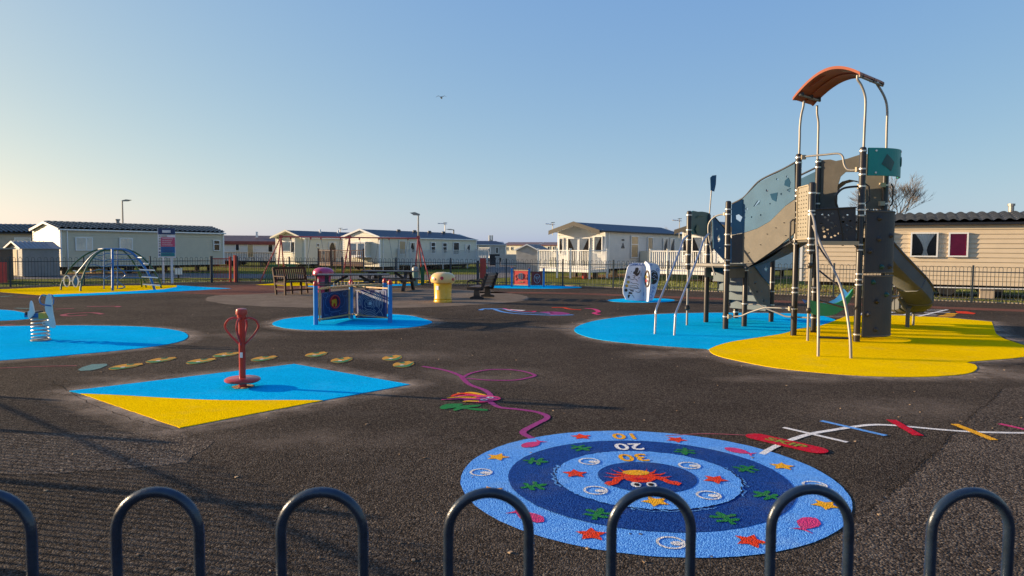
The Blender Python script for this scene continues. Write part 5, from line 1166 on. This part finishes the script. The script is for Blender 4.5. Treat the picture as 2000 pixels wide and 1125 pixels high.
# ================================================================== SPINNER
p = G(474, 757); t = thing('spinner_pole', 'red standing spinner pole with round foot disc and heart-shaped handles', 'spinner', p)
MB().lathe([(.045, .012), (.045, .085), (.036, .09), (.036, .80), (.050, .805), (.050, .84), (.064, .842), (.064, .875), (.058, .90), (.03, .91)], p, 24).build('pole', 'redpaint', t, smooth=True)
MB().lathe([(.05, .075), (.18, .072), (.196, .085), (.196, .10), (.18, .113), (.04, .118)], p, 40).build('foot_disc', 'redpaint', t, smooth=True)
for k in range(4):
    a = PI/2*k+.08; u_ = V(math.cos(a), math.sin(a), 0)
    P = catmull([p+u_*r_+V(0, 0, z) for r_, z in ((.03, .79), (.09, .80), (.15, .775), (.185, .72), (.175, .67), (.13, .605), (.08, .55), (.035, .50))], 5, False)
    MB().tube(P, .0125, 8).build('handle', 'redpaint', t, smooth=True)
MB().box(p+V(.004, -.038, .38), (.03, .004, .06)).build('label_plate', 'upvc', t)
flat(jitter(circ(p, .125, 24, amp=.01), .004, .02), H_R+.004, 'worn_ring', 'soil', None, 'structure')

# ================================================================== SPRING RIDER
p = G(80, 666); t = thing('spring_rider', 'white animal-shaped spring rider with yellow seat on a coil spring', 'spring rider', p)
MB().lathe([(.15, .012), (.15, .03)], p, 20).build('base_plate', 'steel', t)
MB().tube([p+V(.125*math.cos(a), .125*math.sin(a), .03+.36*a/(2*PI*6)) for a in [2*PI*6*k/130 for k in range(131)]], .014, 6).build('spring', 'spring', t, smooth=True)
MB().lathe([(.14, .39), (.14, .405)], p, 20).build('top_plate', 'steel', t)
Yr = p.y
def rz_(L, x0=0, y0=470, k=4.5, dy=0): return [onplane(x0+x/k, y0+y/k, V(0, Yr+dy, 0), V(0, 1, 0)) for x, y in L]
for dy in (-.14, .10):
    MB().prism(catmull(rz_([(410, 480), (440, 478), (452, 560), (462, 640), (475, 700), (482, 760), (455, 765), (420, 738), (380, 742), (370, 715), (420, 700), (425, 670), (398, 620), (395, 555)], dy=dy), 2), V(0, .025, 0)).build('side_panel', 'skyrider', t)
    MB().prism(catmull(rz_([(246, 680), (243, 625), (258, 615), (260, 560), (268, 528), (284, 552), (297, 615), (298, 640), (275, 672)], dy=dy), 2), V(0, .025, 0)).build('tail_panel', 'skyrider', t)
MB().box(rz_([(335, 652)])[0]+V(0, 0, 0), (.31, .22, .07)).build('seat', 'domeblue', t); MB().box(rz_([(405, 655)])[0], (.09, .25, .10)).build('saddle_block', 'ochre', t)
MB().box(rz_([(300, 640)])[0]+V(0, 0, .01), (.12, .26, .05)).build('seat_back', 'ink', t)
MB().prism(rz_([(395, 560), (450, 568), (452, 580), (395, 572)], dy=-.145), V(0, .003, 0)).build('stripe', 'domeblue', t)
hp = rz_([(425, 485)])[0]
for s_ in (-1, 1):
    MB().tube(catmull([hp+V(.0, 0, 0), hp+V(s_*.08, -.03, .015), hp+V(s_*.115, -.05, -.05), hp+V(s_*.10, -.04, -.13), hp+V(s_*.03, -.01, -.16)], 4, False), .011, 6).build('handle', 'domeblue', t, smooth=True)
MB().tube([rz_([(385, 728)], dy=-.22)[0], rz_([(385, 728)], dy=.22)[0]], .014, 6).build('foot_rest', 'steel', t)

# ================================================================== ACTIVITY PANELS
def squiggle(plane, L, r, m, par, name='line', off=V(0, 0, 0), closed=False, sm=4):
    P = [plane(*q)+off for q in L]; P = catmull(P, sm, closed) if sm else P
    return MB().tube(P, r, 4, closed=closed).build(name, m, par)
b1, b2, b3, b4 = G(617, 635), G(686, 623), G(762, 631), V(-2.98, 16.15, 0)
t = thing('activity_panels', 'blue-posted activity panels with a maze and round window on the blue oval', 'play panel', b2.copy())
for p, z in ((b1, .88), (b2, .85), (b3, .89), (b4, .86)):
    o = MB().lathe([(.048, 0), (.048, z-.06)], p, 16).build('post', 'bluepole', t, smooth=True)
    MB().lathe([(.049, z-.06), (.049, z-.02), (.043, z+.015), (.028, z+.036), (.008, z+.042)], p, 16).build('cap', 'spot', o, smooth=True)
for a, c_ in ((b1, b2), (b2, b3), (b2, b4)):
    d_ = (c_-a).normalized()
    for z, nm in ((.745, 'top_rail'), (.11, 'bottom_rail')):
        if c_ is b4 and z < .3: continue
        MB().beam(a+d_*.05+V(0, 0, z), c_-d_*.05+V(0, 0, z), .055, .03).build(nm, 'woodl', t)
P1_, P2_ = VP(b1, b2), VP(b2, b3)
bo = panel('board', P1_, [(628, 572), (680, 565.5), (680, 621), (628, 626)], 'navy', holes=[ell(653, 589.5, 7.5, 10.5, 20)], th=.02)
po = panel('board', P2_, [(695, 566), (755, 567), (755, 622), (695, 621)], 'mid', th=.02)
nb = V(.95, -.31, 0)*.014
for q in ((624.5, 567, 624.5, 628), (682, 565, 682, 622)): MB().beam(P1_(q[0], q[1]), P1_(q[2], q[3]), .03, .03).build('stile', 'woodl', t)
R_ = [P1_(x, y)+nb for x, y in ell(653, 589.5, 9, 12.2, 24)]; MB().tube(R_, .018, 6, closed=True).build('window_ring', 'spot', bo, smooth=True)
panel('picture', VP(b1-nb*1.2, b2-nb*1.2), [(648, 586), (657, 583.5), (658, 598), (655, 599), (654.5, 592), (651, 592.5), (650.5, 600), (648, 600)], 'goldplug', parent=bo, th=.01)
panel('window_back', VP(b1-nb*2, b2-nb*2), ell(653, 589.5, 8.4, 11.6, 20), 'spot', parent=bo, th=.006)
for L, c_ in (([(638, 578), (634, 590), (638, 600), (643, 602), (643, 608), (664, 606), (664, 600), (670, 596), (672, 585), (668, 577)], False), ([(646, 611), (660, 609), (662, 615), (655, 618), (646, 616)], True), ([(641, 580), (645, 574), (653, 572), (661, 574), (665, 579)], False), ([(630, 575), (635, 572), (639, 575), (637, 581), (631, 580)], True), ([(668, 572), (673, 568), (677, 571), (675, 577), (669, 577)], True), ([(631, 585), (632, 612), (640, 614)], False), ([(676, 582), (677, 608), (670, 610)], False), ([(630, 620), (645, 619), (660, 617.5)], False), ([(632, 616), (642, 617)], False), ([(662, 613), (677, 611)], False)):
    squiggle(P1_, L, .0035, 'lineb', bo, off=nb, closed=c_)
np_ = V(-.61, -.79, 0)*.016
panel('painted_shadow_plate', VP(b2+np_*.9, b3+np_*.9), [(710, 567.5), (750, 568.5), (752, 620), (710, 619)], 'navy', parent=po, th=.008)  # navy sheet stands in for the shadow on the board's right side
rnd = random.Random(3); pcx, pcy = 723, 592.5
for k in range(9):
    rx, ry = 3+2.9*k, 3.4+3.1*k
    a = rnd.uniform(0, 2*PI)
    for seg in range(2 if k < 3 else 3):
        span = rnd.uniform(1.3, 1.9) if k > 2 else 2.4
        L = []
        for j in range(10):
            an = a+span*j/9; x, y = pcx+rx*math.cos(an), pcy+ry*math.sin(an)
            if 701 < x < 751 and 569 < y < 619: L.append((x, y))
        if len(L) > 2: squiggle(P2_, L, .0058, 'line', po, name='maze_wall', off=np_*1.6, sm=0)
        a += span+.35
panel('maze_centre', VP(b2+np_*1.4, b3+np_*1.4), ell(723, 592.5, 3, 3.6, 10), 'line', parent=po, th=.006)
for q in ((738, 570, 748, 573), (699, 570, 707, 574), (702, 580, 706, 582), (701, 588, 704, 588.5), (700, 596, 705, 597), (703, 606, 706, 609), (699, 612, 708, 614), (702, 617.5, 711, 618), (742, 610, 749, 616)):
    squiggle(P2_, [(q[0], q[1]), ((q[0]+q[2])/2, q[1]-1.5), (q[2], q[3])], .0045, 'line' if q[0] != 699 else 'ochre', po, name='motif', off=np_*1.3)
MB().prism([b2+V(.05, 0, .765), b1+(b2-b1)*.05+V(.05, .05, .765), b4.lerp(b1, .45)+V(0, 0, .765), b4+V(-.1, 0, .765)], V(0, 0, .02)).build('tray', 'woodl', t)
for k in range(8):
    q = b1.lerp(b4, .22+.05*k)+V(0, .15, .785); MB().lathe([(.010, 0), (.016, .03), (.006, .075)], q, 8).build('peg', 'steel', t)
# red panels at the back
q1, q2, q3 = XY(1000, 29.4), XY(1034, 29.0), XY(1062.5, 29.4)
t = thing('activity_panels', 'red and maroon activity panels between blue posts near the far fence', 'play panel', q2.copy())
for p in (q1, q2, q3): MB().box(p+V(0, 0, .40), (.085, .085, .80)).build('post', 'bluepole', t); MB().lathe([(.03, .8), (.02, .85)], p, 8).build('cap', 'maroonb', t)
f1, f2 = VP(q1, q2), VP(q2, q3)
for z in (.10, .72): MB().beam(q1+V(0, 0, z), q2+V(0, 0, z), .04, .03).build('rail', 'woodl', t)
o1 = panel('board', f1, [(1003.5, 529), (1031, 529.5), (1031, 557), (1003.5, 557)], 'redboard'); o2 = panel('board', f2, [(1038, 530.5), (1059, 531), (1059, 556.5), (1038, 556.5)], 'maroonb')
fo = V(0, -.03, 0)
panel('window', VP(q1+fo, q2+fo), ell(1017, 539.5, 6, 6.5, 14), 'greyplug', parent=o1, th=.01)
for x in (1013, 1017, 1021): squiggle(f1, [(x, 534.5), (x, 545)], .008, 'redboard', o1, name='window_bar', off=V(0, -.045, 0), sm=0)
for L in ([(1008, 536), (1006, 540), (1008, 544), (1006, 547)], [(1027, 536), (1029, 540), (1027, 544), (1029, 547)], [(1012, 551), (1014, 549.5), (1016, 551.5), (1018, 549.5), (1020, 551.5), (1022, 549.5)]): squiggle(f1, L, .012, 'woodl', o1, name='motif', off=fo)
for L, c_ in ((ell(1049, 544, 6, 9, 12), True), ([(1044, 538), (1047, 544), (1049, 550), (1051, 544), (1054, 538)], False), (ell(1049, 542, 1.5, 2, 8), True)): squiggle(f2, L, .009, 'line', o2, name='motif', off=fo, closed=c_, sm=0)
# white three-winged panel
ctr = V(4.14, 21.75, 0)
t = thing('winged_play_panel', 'white three-winged play panel with black drawings on a small blue disc', 'play panel', ctr.copy())
wa, wb, wc = V(3.47, 21.58, 0), V(4.225, 21.12, 0), V(4.95, 22.3, 0)
fa, fb, fc = VP(ctr, wa), VP(ctr, wb), VP(ctr, wc)
def Z(L, X0=1200, Y0=500, k=11.25): return [(X0+x/k, Y0+y/k) for x, y in L]
pa = panel('wing', fa, Z([(636, 152), (400, 150), (330, 195), (285, 250), (240, 460), (185, 690), (190, 830), (250, 955), (300, 970), (640, 985)]), 'panelwhite', th=.03)
zc = 1.17
bw = wb-ctr; bl = bw.length; bu = bw/bl
prf = [(0, .05), (bl*.72, .02), (bl*.80, .10), (bl, .62), (bl*1.0, .85), (bl*.93, 1.05), (bl*.7, zc), (0, zc)]
pb = MB().prism(catmull([ctr+bu*a+V(0, 0, z) for a, z in prf], 3), V(.03, .0, 0)).build('wing', 'panelwhite', t)
fc_ = panel('wing', fc, Z([(700, 150), (880, 158), (950, 195), (1000, 290), (995, 400), (960, 560), (900, 800), (850, 945), (820, 972), (700, 985)]), 'panelwhite', th=.03)
na = V(.2, -.98, 0).normalized()*.02
def ink(par, pl, L, m='ink', r=None, off=na, name='drawing', closed=False):
    if r: squiggle(pl, L, r, m, par, name=name, off=off, closed=closed)
    else:
        P = [pl(*q)+off for q in L]; MB().prism(P, off*.3).build(name, m, par)
ink(pa, fa, Z([(410, 350), (440, 330), (460, 260), (500, 250), (530, 275), (520, 330), (495, 380), (480, 400), (530, 350), (550, 310), (565, 330), (540, 400), (500, 440), (470, 440), (440, 400), (410, 395)]))
for L in ([(340, 745), (420, 755), (410, 785), (350, 770)], [(315, 785), (390, 805), (380, 838), (305, 825)], [(290, 848), (345, 850), (310, 925), (287, 910)]): ink(pa, fa, Z(L))
for L in ([(340, 500), (400, 520), (430, 500), (480, 520), (500, 560)], [(350, 570), (400, 600), (480, 605), (530, 640)], [(320, 660), (420, 650), (480, 655), (520, 700)], [(330, 690), (430, 690), (500, 720)], [(310, 735), (440, 720), (470, 700), (540, 720)], [(460, 770), (510, 800), (550, 790), (575, 745)], [(390, 850), (430, 920)], [(580, 365), (580, 430)], [(520, 490), (550, 470)], [(345, 380), (350, 375)], [(365, 330), (375, 350)], [(395, 440), (440, 430), (440, 470), (400, 475)]): ink(pa, fa, Z(L), r=.008)
for (x, y), m in (((305, 465), 'greyplug'), ((298, 572), 'ochre'), ((265, 655), 'goldplug'), ((250, 750), 'ink')): ink(pa, fa, Z(ell(x, y, 33, 33, 12)), m, name='dial', off=na*1.3)
fm = (fa(*Z([(475, 190)])[0])+na*1.2); da = (ctr-wa).normalized()
text('FORMULA', .11, Matrix.Translation(fm) @ Matrix.Rotation(math.atan2(da.y, da.x), 4, 'Z') @ Matrix.Rotation(PI/2, 4, 'X'), 'inkblue', 'heading', t, extrude=.002, bold=.001)
nc = V(.55, -.85, 0).normalized()*.02
nc = V(-.0, -1, 0)*.03
ink(fc_, fc, Z(ell(850, 465, 103, 152, 24)), 'ink', off=nc, name='globe')
for L in ([(800, 380), (830, 350), (870, 345), (900, 370)], [(850, 430), (880, 400), (920, 440)], [(790, 520), (820, 560), (800, 590)], [(860, 520), (900, 500), (920, 530)], [(820, 440), (850, 470), (880, 460)]): ink(fc_, fc, Z(L), 'panelwhite', .008, nc*1.4)
ink(fc_, fc, Z([(790, 520), (820, 500), (835, 530), (800, 585), (785, 570)]), 'greenseat', off=nc*1.5, name='patch')
for (x, y, r_) in ((860, 695, 20), (798, 880, 32), (842, 775, 14), (945, 300, 24)): ink(fc_, fc, Z(ell(x, y, r_, r_*1.2, 10)), 'inkblue', .007, nc, closed=True)
for x, y in ((770, 780), (820, 810), (790, 735)): ink(fc_, fc, Z(ell(x, y, 10, 11, 8)), 'inkblue', off=nc)
ink(fc_, fc, Z([(775, 190), (830, 195)]), 'inkblue', .015, nc); ink(pa, fa, Z(ell(647, 840, 18, 60, 14)), 'inkblue', .009, na, closed=True)
cb_ = ctr+bu*(bl*.62)+V(0, 0, .72)
MB().tube([cb_+V(-.012, 0, 0)+bu*(.2*math.cos(a))+V(0, 0, .24*math.sin(a)) for a in [2*PI*k/24 for k in range(24)]], .028, 6, closed=True).build('wheel', 'slidebrown', pb, smooth=True)
MB().tube([cb_+V(-.03, 0, -.06)+bu*.0, cb_+V(-.05, 0, -.06)], .05, 10).build('knob', 'redboard', pb); MB().tube([cb_+V(-.03, 0, .06), cb_+V(-.05, 0, .06)], .05, 10).build('knob', 'ochre', pb)

# ================================================================== MUSHROOM BINS
def mushroom(label, p, body, cap, spot):
    t = thing('mushroom_bin', label, 'bin', p, 0, 'mushroom-shaped litter bins')
    MB().lathe([(.27, 0), (.275, .03), (.265, .06), (.262, .10), (.268, .11), (.255, .14), (.27, .58), (.27, .66)], p, 36).build('stem', body, t, smooth=True)
    cp = MB().lathe([(.28, .58), (.355, .595), (.375, .66), (.37, .74), (.345, .80), (.28, .86), (.18, .895), (.02, .905)], p, 36).build('cap', cap, t, smooth=True)
    for a, z, r_ in ((-2.25, .71, .043), (-1.55, .735, .05), (-1.0, .80, .045), (-.55, .70, .045), (-2.9, .74, .045), (0, .76, .05), (1, .75, .05), (2.2, .72, .05)):
        rr = .377 if z < .74 else .372-(z-.74)*.9
        c = p+V(math.cos(a)*rr, math.sin(a)*rr, z); n = V(math.cos(a), math.sin(a), .25 if z < .76 else .9).normalized(); u_ = n.cross(V(0, 0, 1)).normalized(); v_ = u_.cross(n)
        MB().add([c+n*.008+u_*r_*math.cos(q)+v_*r_*math.sin(q) for q in [2*PI*k/16 for k in range(16)]]+[c-n*.03+u_*r_*math.cos(q)+v_*r_*math.sin(q) for q in [2*PI*k/16 for k in range(16)]], [tuple(range(16))]+[(k, (k+1) % 16, 16+(k+1) % 16, 16+k) for k in range(16)]).build('spot', spot, cp)
    a = -2.15; c = p+V(math.cos(a)*.268, math.sin(a)*.268, .44); MB().box(c, (.10, .015, .12), rz=a+PI/2).build('sticker', 'signwhite', t)
    MB().lathe([(.012, 0), (.012, .02)], p+V(.12, -.265, .1), 8).build('lock', 'dark', t)
mushroom('yellow mushroom-shaped bin with red spots in the middle of the playground', G(865, 590), 'yellowbin', 'yellowcap', 'spot')
mushroom('pink mushroom-shaped bin behind the picnic table beside the bench', XY(631, 24.9), 'pinkbin', 'pinkbin', 'spot')

# ================================================================== BENCHES AND TABLES
f0 = G(557, 577); th = rad(52); t = thing('garden_bench', 'brown timber bench with slatted back left of the picnic tables', 'bench', f0, th); L = 1.25; D = .52
def L_(mb, n, m='wood', par=None): return mb.build(n, m, par or t, world=False)
for x in (0, L*.5, L):
    L_(MB().box((x, 0, .22 if x == L*.5 else .31), (.06, .06, .44 if x == L*.5 else .62)), 'leg')
for x in (0, L*.5, L): L_(MB().beam((x, D, 0), (x, D+.06, .42), .06, .06), 'leg'); 
for x in (0, L): 
    L_(MB().beam((x, D+.06, .42), (x, D+.18, .90), .06, .06), 'back_post'); L_(MB().beam((x, -.04, .63), (x, D+.12, .63), .08, .035), 'armrest'); L_(MB().beam((x, 0, .2), (x, D, .2), .04, .05), 'side_rail'); L_(MB().beam((x, 0, .38), (x, D, .38), .04, .07), 'side_rail')
for x0 in (0,): L_(MB().box((L/2, 0, .17), (L, .04, .05)), 'stretcher')
for k in range(5): L_(MB().box((L/2, .02+k*.105, .44), (L-.04, .085, .025)), 'seat_slat', 'wood')
L_(MB().beam((0, D+.18, .90), (L, D+.18, .90), .05, .07), 'top_rail'); L_(MB().beam((0, D+.08, .50), (L, D+.08, .50), .04, .05), 'back_rail')
for k in range(15): x = .06+k*(L-.12)/14; L_(MB().beam((x, D+.085, .52), (x, D+.175, .87), .045, .018, up=(0, 1, 0)), 'back_slat')
def picnic(label, p, rz, L):
    t = thing('picnic_table', label, 'picnic table', p, rz, 'dark picnic tables on the paved circle')
    def b_(mb, n, m='dwood'): return mb.build(n, m, t, world=False)
    for k in range(5): b_(MB().box((L/2, -.30+k*.15, .735), (L, .14, .04)), 'top_plank', 'dtop')
    for s_ in (-1, 1):
        for k in range(2): b_(MB().box((L/2, s_*(.62+.14*k), .44), (L-.1, .13, .045)), 'bench_plank', 'dtop')
    for x in (.3, L-.3):
        b_(MB().box((x, 0, .68), (.09, .68, .08)), 'cross_beam'); b_(MB().box((x, 0, .38), (.09, 1.5, .09)), 'cross_beam')
        for s_ in (-1, 1): b_(MB().beam((x, s_*.22, .7), (x, s_*.58, 0), .12, .10, up=(1, 0, 0)), 'leg')
        b_(MB().beam((x+(.06 if x < L/2 else -.06), 0, .38), (L/2+(-.18 if x < L/2 else .18), 0, .70), .08, .08), 'brace')
a, b2_ = XY(619, 22.4), XY(760, 22.9); d_ = b2_-a; picnic('nearer dark picnic table, its top reaching the pink bin', a, math.atan2(d_.y, d_.x), d_.length)
a, b2_ = XY(713, 26.6), XY(812, 26.2); d_ = b2_-a; picnic('farther dark picnic table beside the grey-green litter bin', a, math.atan2(d_.y, d_.x), d_.length)
# black bench seen end-on
f0 = G(930, 584.5); f1_ = G(951, 580); d_ = f1_-f0; t = thing('black_bench', 'black cast bench with brown back slats seen end-on, right of the yellow bin', 'bench', f0, math.atan2(d_.y, d_.x)-PI/2)
Lb = d_.length
for y in (0, Lb):   # local x: seat to the left (-x), back to the right
    e = MB()
    def pr(L): e.prism([V(x, y-.03, z) for x, z in L], V(0, .06, 0))
    pr([(-.20, 0), (.26, 0), (.26, .06), (.12, .10), (.10, .30), (-.06, .30), (-.08, .10), (-.20, .06)])
    pr([(-.30, .30), (.18, .27), (.22, .34), (-.26, .40), (-.32, .36)])
    pr([(.14, .30), (.22, .28), (.40, .80), (.34, .84), (.30, .80)])
    e.tube([V(x, y, z) for x, z in ((.26, .55), (.1, .58), (-.22, .60), (-.30, .56), (-.30, .48), (-.24, .40))], .028, 6)
    e.build('end_frame', 'ink', t, world=False)
for k in range(4): MB().box((-.24+k*.115, Lb/2, .385), (.095, Lb+.1, .03)).build('seat_slat', 'brownslat', t, world=False)
for k in range(4): MB().beam((.185+.045*k, -.05, .47+k*.105), (.185+.045*k, Lb+.05, .47+k*.105), .03, .085, up=(-.35, 0, 1)).build('back_slat', 'brownslat', t, world=False)

# ================================================================== SWINGS
sa, sb = XY(549, 32.4), XY(683, 32.0); sc_ = XY(817, 31.6); zb = 2.12
t = thing('swing_set', 'red two-bay swing frame with long chains in front of the cream caravans', 'swing set', sa.copy())
tube([sa+V(0, 0, zb), sc_+V(0, 0, zb-.05)], .032, 'top_beam', 'pinkred', 8, t)
for p, sp__ in ((sa, -.75), (sb, 0), (sc_, .65)):
    if sp__: 
        tube([p+V(0, 0, zb), p+V(sp__, -.75, 0)], .032, 'frame_leg', 'pinkred', 8, t); tube([p+V(0, 0, zb), p+V(sp__*.15, .85, 0)], .03, 'frame_leg', 'pinkred', 8, t); tube([p+V(0, 0, zb), p+V(-.1*sp__, -.9, 0)], .035, 'frame_leg', 'pinkred', 8, t)
    else:
        tube([p+V(0, 0, zb), p+V(-.2, -.75, 0)], .032, 'frame_leg', 'pinkred', 8, t); tube([p+V(0, 0, zb), p+V(.22, -.75, 0)], .032, 'frame_leg', 'pinkred', 8, t)
    MB().box(p+V(0, 0, zb), (.14, .12, .14)).build('bracket', 'pinkred', t)
for x0, x1 in ((568, 607), (627, 665), (702, 740), (760, 797)):
    a, b_ = XY(x0, 32.0), XY(x1, 31.9); m_ = (a+b_)/2; w2 = (b_-a)*.5; bt = [m_-w2*.42+V(0, 0, .45), m_+w2*.42+V(0, 0, .45)]
    if True:
        for q, r_ in ((a, bt[0]), (b_, bt[1])):
            tube([q+V(0, 0, zb-.02), r_], .013, 'chain', 'lampgrey', 5, t); MB().box(q+V(0, 0, zb-.08), (.06, .06, .1)).build('hanger', 'pinkred', t)
        MB().box(m_+V(0, 0, .44), (.42, .2, .04)).build('swing_seat', 'ink', t)
# green guard rails at the left of the swings
t = thing('green_guard_rail', 'green slanted tube guard rail left of the swing frame', 'guard rail', XY(528, 31.5)); g = VP(t.location, t.location+V(1, 0, 0))
tube([g(526, 518), g(543, 518)], .022, 'top_rail', 'green', 6, t)
for k in range(5): tube([g(526+k*4, 518), g(517+k*4.6, 553.5)], .022, 'bar', 'green', 6, t)
t = thing('green_guard_rail', 'second green guard rail behind the timber bench', 'guard rail', XY(570, 31.5)); g = VP(t.location, t.location+V(1, 0, 0))
tube([g(560, 517), g(574, 516.5)], .022, 'top_rail', 'green', 6, t)
for k in range(5): tube([g(560+k*3.5, 517), g(566+k*4, 550)], .022, 'bar', 'green', 6, t)

# ================================================================== CLIMBING DOME
dcn = G(220, 568); t = thing('climbing_dome', 'green and blue tube climbing dome with white rings and rungs on the left', 'climbing frame', dcn.copy())
def dp(L, Y0, Y1, n=4): 
    N = len(L); return catmull([onplane(x, y, V(0, Y0+(Y1-Y0)*i/(N-1), 0), V(0, 1, 0)) for i, (x, y) in enumerate(L)], n, False)
def Yg(x, y): return G(x, y).y
Ya = 26.2
def dt(L, Y0, Y1, r, name, m): MB().tube(dp(L, Y0, Y1), r, 7).build(name, m, t, smooth=True)
dt([(119, 567), (121, 552), (131, 532), (148, 512), (168, 497), (186, 489), (197, 487)], Yg(119, 567), Ya, .03, 'arch', 'domegreen')
dt([(157, 569), (159, 552), (166, 530), (178, 508), (190, 495), (206, 487)], Yg(157, 569), Ya, .034, 'arch', 'domegreen')
dt([(144, 549), (150, 535), (162, 520), (176, 503), (190, 492), (204, 487)], 26.5, Ya, .028, 'arch', 'domeblue')
dt([(315, 563), (311, 548), (300, 528), (284, 508), (264, 493), (246, 487)], Yg(315, 563), Ya, .032, 'arch', 'domegreen')
dt([(277, 561), (275, 545), (267, 524), (256, 505), (240, 489)], Yg(277, 561), Ya, .028, 'arch', 'domegreen')
dt([(302, 566), (294, 543), (283, 523), (270, 506), (256, 493), (240, 487)], Yg(302, 566), Ya, .045, 'arch', 'domeblue')
dt([(286, 562), (278, 540), (262, 515), (250, 498), (238, 488)], Yg(286, 562), Ya, .025, 'arch', 'domegreen')
dt([(196, 487), (220, 486.5), (246, 487)], Ya, Ya, .035, 'top_bar', 'domeblue'); dt([(204, 488.5), (240, 488.5)], Ya+.8, Ya+.8, .03, 'top_bar', 'domegreen')
dt([(220, 568), (220, 530), (219.5, 487)], Yg(220, 568), Ya-.4, .045, 'centre_pole', 'domeblue')
for x in (203, 229.5): dt([(x, 565), (x, 525), (x, 488)], Yg(x, 565), Ya, .02, 'ladder_pole', 'domeblue')
for y, xa, xb in ((497, 190, 262), (507, 180, 268), (519, 172, 280), (529, 165, 288), (543, 172, 278)):
    L = [(xa+(xb-xa)*k/8, y+(2.6*math.sin(k*1.7+y) if xa+(xb-xa)*k/8 < 222 else 0)) for k in range(9)]
    dt(L, 26.0, 26.0, .017, 'rope_rung', 'domeblue')
for L in ([(230, 523), (240, 530), (245, 538), (236, 545)], [(229, 548), (238, 556), (244, 561), (232, 564)], [(203, 520), (212, 516), (220, 514)], [(203, 545), (212, 541), (220, 537)]): dt(L, 25.4, 25.4, .02, 'hand_loop', 'domeblue')
for a_, b_ in (((270, 503), (277, 503.2)), ((281, 515), (290, 515.2)), ((273, 526.5), (302, 528)), ((277, 540.5), (308, 542.5)), ((279, 555.5), (313, 557.5)), ((192, 486.6), (201, 485.8))):
    dt([a_, ((a_[0]+b_[0])/2, (a_[1]+b_[1])/2), b_], 25.7, 25.6, .024, 'rung', 'white')
for x, y in ((130.6, 549), (147.5, 549.4)):
    c = onplane(x, y, V(0, 25.0, 0), V(0, 1, 0)); MB().tube([c+V(.11*math.cos(a), .0, .20*math.sin(a)) for a in [2*PI*k/22 for k in range(22)]], .02, 7, closed=True).build('ring', 'white', t, smooth=True)
for a_, b_ in (((121, 548), (125, 548.5)), ((136.5, 549), (141.5, 549)), ((153.5, 550), (158, 550.5)), ((143, 529), (149, 529.5)), ((148, 530), (148, 538))): dt([a_, b_], 25.0, 25.0, .022, 'connector', 'white')
MB().prism([onplane(x, y, V(0, 25.3, 0), V(0, 1, 0)) for x, y in ell(148, 550, 3.5, 7, 10)], V(0, .02, 0)).build('plate', 'domeblue', t)

# ================================================================== GRASS BLADES
rnd = random.Random(11); mb = MB()
def in_asphalt(p): return False
u_ = (FR2-FP1).normalized(); nrm = V(-u_.y, u_.x, 0)
Lr = (FR2-FP1).length
for i in range(30000):
    if rnd.random() < .75: s_ = rnd.random()*Lr; d = rnd.random()**1.6*9+.30; p = FP1+u_*s_+nrm*d
    else:
        s_ = rnd.random(); a = FL1.lerp(FG, s_) if rnd.random() < .4 else FG.lerp(FP1, s_); p = a+V(rnd.uniform(-.3, .3), .35+rnd.random()**2*3.2, 0)
    h = rnd.uniform(.02, .07)*(1.3 if rnd.random() < .1 else 1); w_ = rnd.uniform(.008, .018); a = rnd.uniform(0, PI)
    o = len(mb.v); mb.v += [p+V(math.cos(a)*w_, math.sin(a)*w_, -.03), p-V(math.cos(a)*w_, math.sin(a)*w_, .03), p+V(rnd.uniform(-.03, .03), rnd.uniform(-.03, .03), h-.02)]; mb.f.append((o, o+1, o+2))
g = mb.build('grass', 'blade', None, 'stuff'); tag(g, 'short rough grass growing behind the hooped fence', 'grass')
# scattered pale chips and stones on the asphalt
mb = MB()
for i in range(260):
    y = 3+rnd.random()**1.3*16; x = rnd.uniform(-.8, .8)*y; r_ = rnd.uniform(.004, .012)
    mb.box((x, y, .004), (r_*2, r_*1.4, .006), rz=rnd.uniform(0, 3))
g = mb.build('gravel', 'soil', None, 'stuff'); tag(g, 'tiny pale stones scattered over the dark asphalt', 'gravel')
